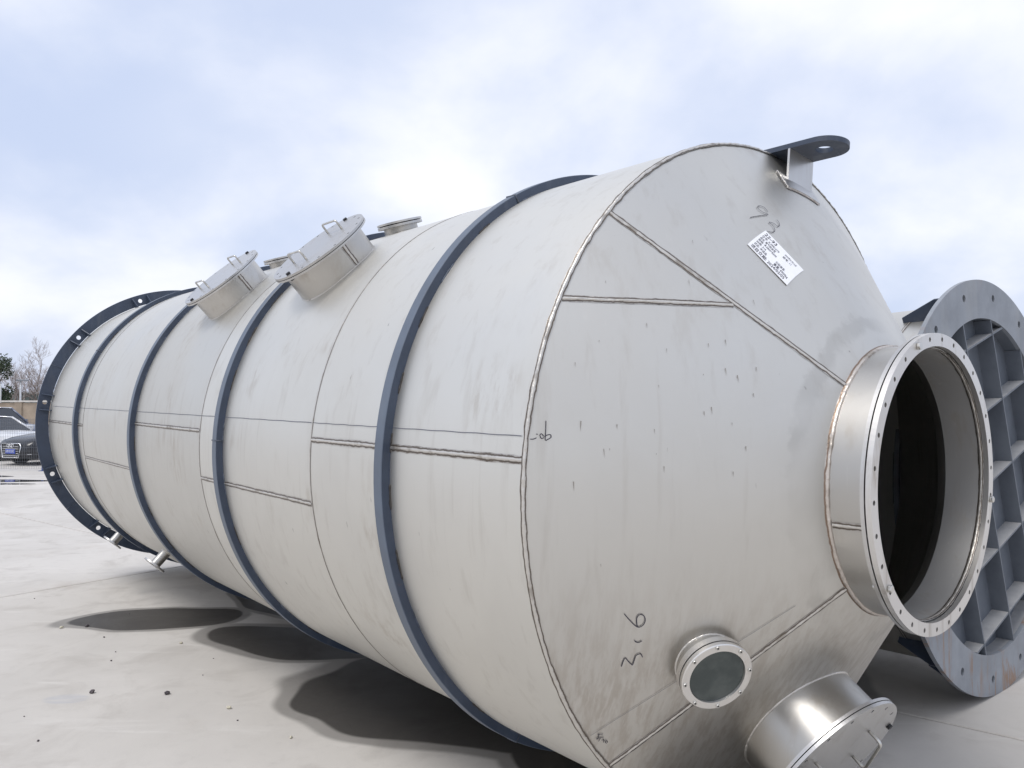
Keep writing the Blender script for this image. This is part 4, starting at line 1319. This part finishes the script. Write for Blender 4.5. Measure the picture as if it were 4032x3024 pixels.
def make_car(name, label, loc, heading, paint, L=4.85, W=1.86, H=1.45, suv=False, rings=False):
    root = empty(name, label, 'car', loc=loc)
    root.rotation_euler = (0, 0, heading)
    hw = W / 2
    hood = 0.98 if not suv else 1.08
    # stations along the car: x, half width, bottom, top
    S = [(-L / 2, hw * .80, .42, hood * .72), (-L / 2 + .10, hw * .90, .32, hood * 1.0), (-L / 2 + .45, hw * .97, .24, hood * 1.06), (-L * .28, hw, .20, hood * 1.04),
         (0, hw, .19, hood * 1.00), (L * .18, hw, .19, hood * .99), (L * .27, hw * .99, .20, hood * .95), (L / 2 - .55, hw * .96, .21, hood * .87),
         (L / 2 - .22, hw * .88, .22, hood * .79), (L / 2 - .06, hw * .76, .25, hood * .68), (L / 2, hw * .68, .34, hood * .55)]
    bm = bmesh.new()
    rings_ = []
    for x, w, zb, zt in S:
        half = [(w * .86, zb), (w * .985, zb + .10), (w, zb + (zt - zb) * .45), (w * .985, zb + (zt - zb) * .72), (w * .93, zt - .05), (w * .80, zt), (w * .4, zt + .025), (0, zt + .032)]
        full = [(-y, z) for y, z in half] + [(y, z) for y, z in half[-2::-1]]
        rings_.append([bm.verts.new((x, y, z)) for y, z in full])
    m = len(rings_[0])
    for A, B in zip(rings_, rings_[1:]):
        for k in range(m - 1):
            bm.faces.new((A[k], B[k], B[k + 1], A[k + 1]))
        bm.faces.new((A[m - 1], B[m - 1], B[0], A[0]))
    bm.faces.new(rings_[0]); bm.faces.new(rings_[-1][::-1])
    bmesh.ops.recalc_face_normals(bm, faces=bm.faces)
    body = finish(bm, 'body', paint, root, True, None, 38)
    # greenhouse: pillars and roof in paint, panes as their own meshes
    xr0, xr1, xf1, xf0 = (-L * .40, -L * .27, L * .05, L * .20) if not suv else (-L * .47, -L * .40, L * .05, L * .18)
    zb, zr = hood - 0.005, H
    yb, yr = hw * .90, hw * .66
    def ring(x, y, z): return (x, y, z)
    def q4(name_, pts, mat, th=0.012):
        bm = bmesh.new()
        P = [Vector(p) for p in pts]
        nn = (P[1] - P[0]).cross(P[-1] - P[0]).normalized()
        a = [bm.verts.new(p) for p in P]; b = [bm.verts.new(p - nn * th) for p in P]
        bm.faces.new(a); bm.faces.new(b[::-1])
        for i in range(len(P)):
            bm.faces.new((a[i], b[i], b[(i + 1) % len(P)], a[(i + 1) % len(P)]))
        bmesh.ops.recalc_face_normals(bm, faces=bm.faces)
        return finish(bm, name_, mat, root)
    bm = bmesh.new()
    st = [(xr0, yb, zb, .98), (xr1, yr * 1.04, zr - .03, 1), ((xr1 + xf1) / 2, yr * 1.03, zr, 1), (xf1, yr, zr - .03, 1), (xf0, yb, zb, 1)]
    rows = []
    for x, y, z, f in st:
        rows.append([bm.verts.new((x, yy * y, z + (0.03 * (1 - yy * yy) if z > zb + .1 else 0))) for yy in (-1, -.6, 0, .6, 1)])
    for i in (1, 2):
        for k in range(4):
            bm.faces.new((rows[i][k], rows[i][k + 1], rows[i + 1][k + 1], rows[i + 1][k]))
    finish(bm, 'roof', paint, root, True)
    for s in (-1, 1):
        for (i, j) in ((0, 1), (3, 4)):
            bm = bmesh.new()
            tube(bm, [(st[i][0], s * st[i][1], st[i][2]), (st[j][0], s * st[j][1], st[j][2])], 0.04, 8)
            finish(bm, 'pillar', paint, root, True)
        bm = bmesh.new()
        xm = (xr1 + xf1) / 2 - .1
        tube(bm, [(xm, s * yb, zb), (xm, s * yr * 1.03, zr - .02)], 0.035, 8)
        finish(bm, 'pillar', M['black_plastic'], root, True)
        bm = bmesh.new()
        tube(bm, [(xr1, s * (yr * 1.04 + .0), zr - .03), (xm, s * yr * 1.04, zr - .005), (xf1, s * (yr + .0), zr - .03)], 0.035, 8)
        finish(bm, 'roof_rail', M['chrome'] if suv else paint, root, True)
        dx = 0.03
        q4('side_window', [(xr0 + .12, s * (yb - .015), zb + .01), (xm - dx, s * (yb - .015), zb + .01), (xm - dx, s * (yr - .0), zr - .06), (xr1 + .03, s * (yr - .0), zr - .08)], M['car_glass'])
        q4('side_window', [(xm + dx, s * (yb - .015), zb + .01), (xf0 - .10, s * (yb - .015), zb + .01), (xf1 - .02, s * (yr - .01), zr - .08), (xm + dx, s * (yr - .0), zr - .06)], M['car_glass'])
        bm = bmesh.new()
        tube(bm, [(xr0 + .1, s * (yb + .01), zb + .015), (xr1, s * (yr + .035), zr - .07), (xm, s * (yr + .04), zr - .045), (xf1, s * (yr + .03), zr - .07), (xf0 - .08, s * (yb + .01), zb + .015)], 0.012, 6)
        finish(bm, 'window_trim', M['chrome'], root, True)
        bm = bmesh.new()
        box(bm, (xf0 - .28, s * (yb + .14), zb + .10), (.12, .20, .14)); bevel_all(bm, .03, 2); finish(bm, 'door_mirror', paint if not rings else M['black_plastic'], root, True)
        # headlight
        q4('headlight', [(L / 2 - .10, s * hw * .55, hood * .60), (L / 2 - .36, s * hw * .945, hood * .66), (L / 2 - .42, s * hw * .945, hood * .755), (L / 2 - .16, s * hw * .60, hood * .715)], M['lens'], -0.03 * s)
        bm = bmesh.new()
        box(bm, (L / 2 - .12, s * hw * .62, .36), (.12, .42, .022), Matrix.Rotation(s * -0.45, 3, 'Z')); finish(bm, 'bumper_trim', M['chrome'], root)
        bm = bmesh.new()
        box(bm, (L / 2 - .14, s * hw * .62, .46), (.12, .40, .10), Matrix.Rotation(s * -0.45, 3, 'Z')); finish(bm, 'air_intake', M['black_plastic'], root)
        for wx in (-L * .295, L * .305):
            bm = bmesh.new()
            f_ = frame((wx, s * (hw - .19), .335), (0, 0, 1), (0, s, 0))
            revolve(bm, [(.22, 0), (.30, 0), (.335, .04), (.335, .17), (.30, .205), (.22, .205)], f_, 32, True)
            wheel = finish(bm, 'wheel', M['rubber'], root, True, None, 35)
            bm = bmesh.new()
            revolve(bm, [(.001, .17), (.07, .18), (.2, .15), (.225, .19), (.225, .10), (.001, .10)], f_, 32, False)
            finish(bm, 'rim', M['rim'], wheel, True, None, 35)
            bm = bmesh.new()
            revolve(bm, [(.001, .196), (.39, .196), (.39, .10), (.001, .10)], frame((wx, s * (hw - .195), .36), (0, 0, 1), (0, s, 0)), 32, False)
            finish(bm, 'wheel_arch', M['black_plastic'], root)
    q4('windscreen', [(xf0 - .02, -yb + .05, zb + .005), (xf0 - .02, yb - .05, zb + .005), (xf1 + .01, yr - .04, zr - .035), (xf1 + .01, -yr + .04, zr - .035)], M['car_glass'])
    q4('rear_window', [(xr0 + .02, -yb + .05, zb + .005), (xr1 - .01, -yr + .04, zr - .035), (xr1 - .01, yr - .04, zr - .035), (xr0 + .02, yb - .05, zb + .005)], M['car_glass'])
    # front: grille with frame and slats
    gx = L / 2 + .012
    go = [(-.40, .68), (.40, .68), (.44, .60), (.36, .25), (-.36, .25), (-.44, .60)] if rings else [(-.45, .66), (.45, .66), (.40, .52), (-.40, .52)]
    fg = Matrix(((0.10, 0, 1, gx), (1, 0, 0, 0), (0, 1, 0, 0), (0, 0, 0, 1)))
    fg = Matrix(((0, 0, 1, gx), (1, 0, 0, 0), (0, 1, 0, 0), (0, 0, 0, 1)))
    grille = finish(plate([go], .05, fg), 'grille', M['black_plastic'], root)
    bm = bmesh.new()
    loop = [Vector((gx + .004, a, b)) for a, b in go]
    tube(bm, loop + [loop[0]], .016, 6); finish(bm, 'grille_frame', M['chrome'], grille, True)
    for k in range(5 if rings else 2):
        z = (.31 + .07 * k) if rings else (.56 + .05 * k)
        bm = bmesh.new()
        box(bm, (gx + .008, 0, z), (.014, .70, .014)); finish(bm, 'grille_slat', M['chrome'], grille)
    if rings:
        bm = bmesh.new()
        for k in range(4):
            f_ = frame((gx + .03, -.105 + .07 * k, .615), (0, 0, 1), (1, 0, 0))
            n1_, n2_ = 28, 6
            vv = [[bm.verts.new(f_ @ Vector(((.048 + .008 * cos(2 * pi * b / n2_)) * cos(2 * pi * a / n1_), (.048 + .008 * cos(2 * pi * b / n2_)) * sin(2 * pi * a / n1_), .008 * sin(2 * pi * b / n2_)))) for b in range(n2_)] for a in range(n1_)]
            for a in range(n1_):
                for b in range(n2_):
                    bm.faces.new((vv[a][b], vv[(a + 1) % n1_][b], vv[(a + 1) % n1_][(b + 1) % n2_], vv[a][(b + 1) % n2_]))
        finish(bm, 'ring_emblem', M['chrome'], grille, True)
    bm = bmesh.new()
    box(bm, (gx + .022, 0, .44 if rings else .42), (.012, .44, .14)); bevel_all(bm, .004)
    npl = finish(bm, 'number_plate', M['plate_blue'], root)
    bm = bmesh.new()
    for k in range(6):
        yk = -.165 + .066 * k
        z0 = .44 if rings else .42
        box(bm, (gx + .0295, yk - .012, z0), (.003, .010, .085)); box(bm, (gx + .0295, yk + .010, z0 + (.03 if k % 2 else -.02)), (.003, .022, .011)); box(bm, (gx + .0295, yk + .018, z0 + (.012 if k % 3 else 0)), (.0028, .009, .06))
    finish(bm, 'plate_marks', M['plate_white'], npl)
    return root
p = cam_xy(48, 24.0)
hd = R_(-112)
nose = 4.85 / 2
make_car('parked_car', 'black sedan with chrome framed grille and blue number plate behind the wire fence',
         Vector((p.x - cos(hd) * nose, p.y - sin(hd) * nose, 0)), hd, M['car_black'], rings=True)
p = Vector((-18.3, 27.4, 0))
make_car('parked_car', 'white sedan parked behind the black sedan', Vector((p.x, p.y, 0)), R_(-22), M['car_white'], L=4.8)
p = cam_xy(-20, 33.5)
make_car('parked_car', 'blue grey sport utility car with silver window trim behind the white sedan', Vector((p.x, p.y, 0)), R_(-10), M['car_blue'], L=4.9, H=1.76, W=1.9, suv=True)
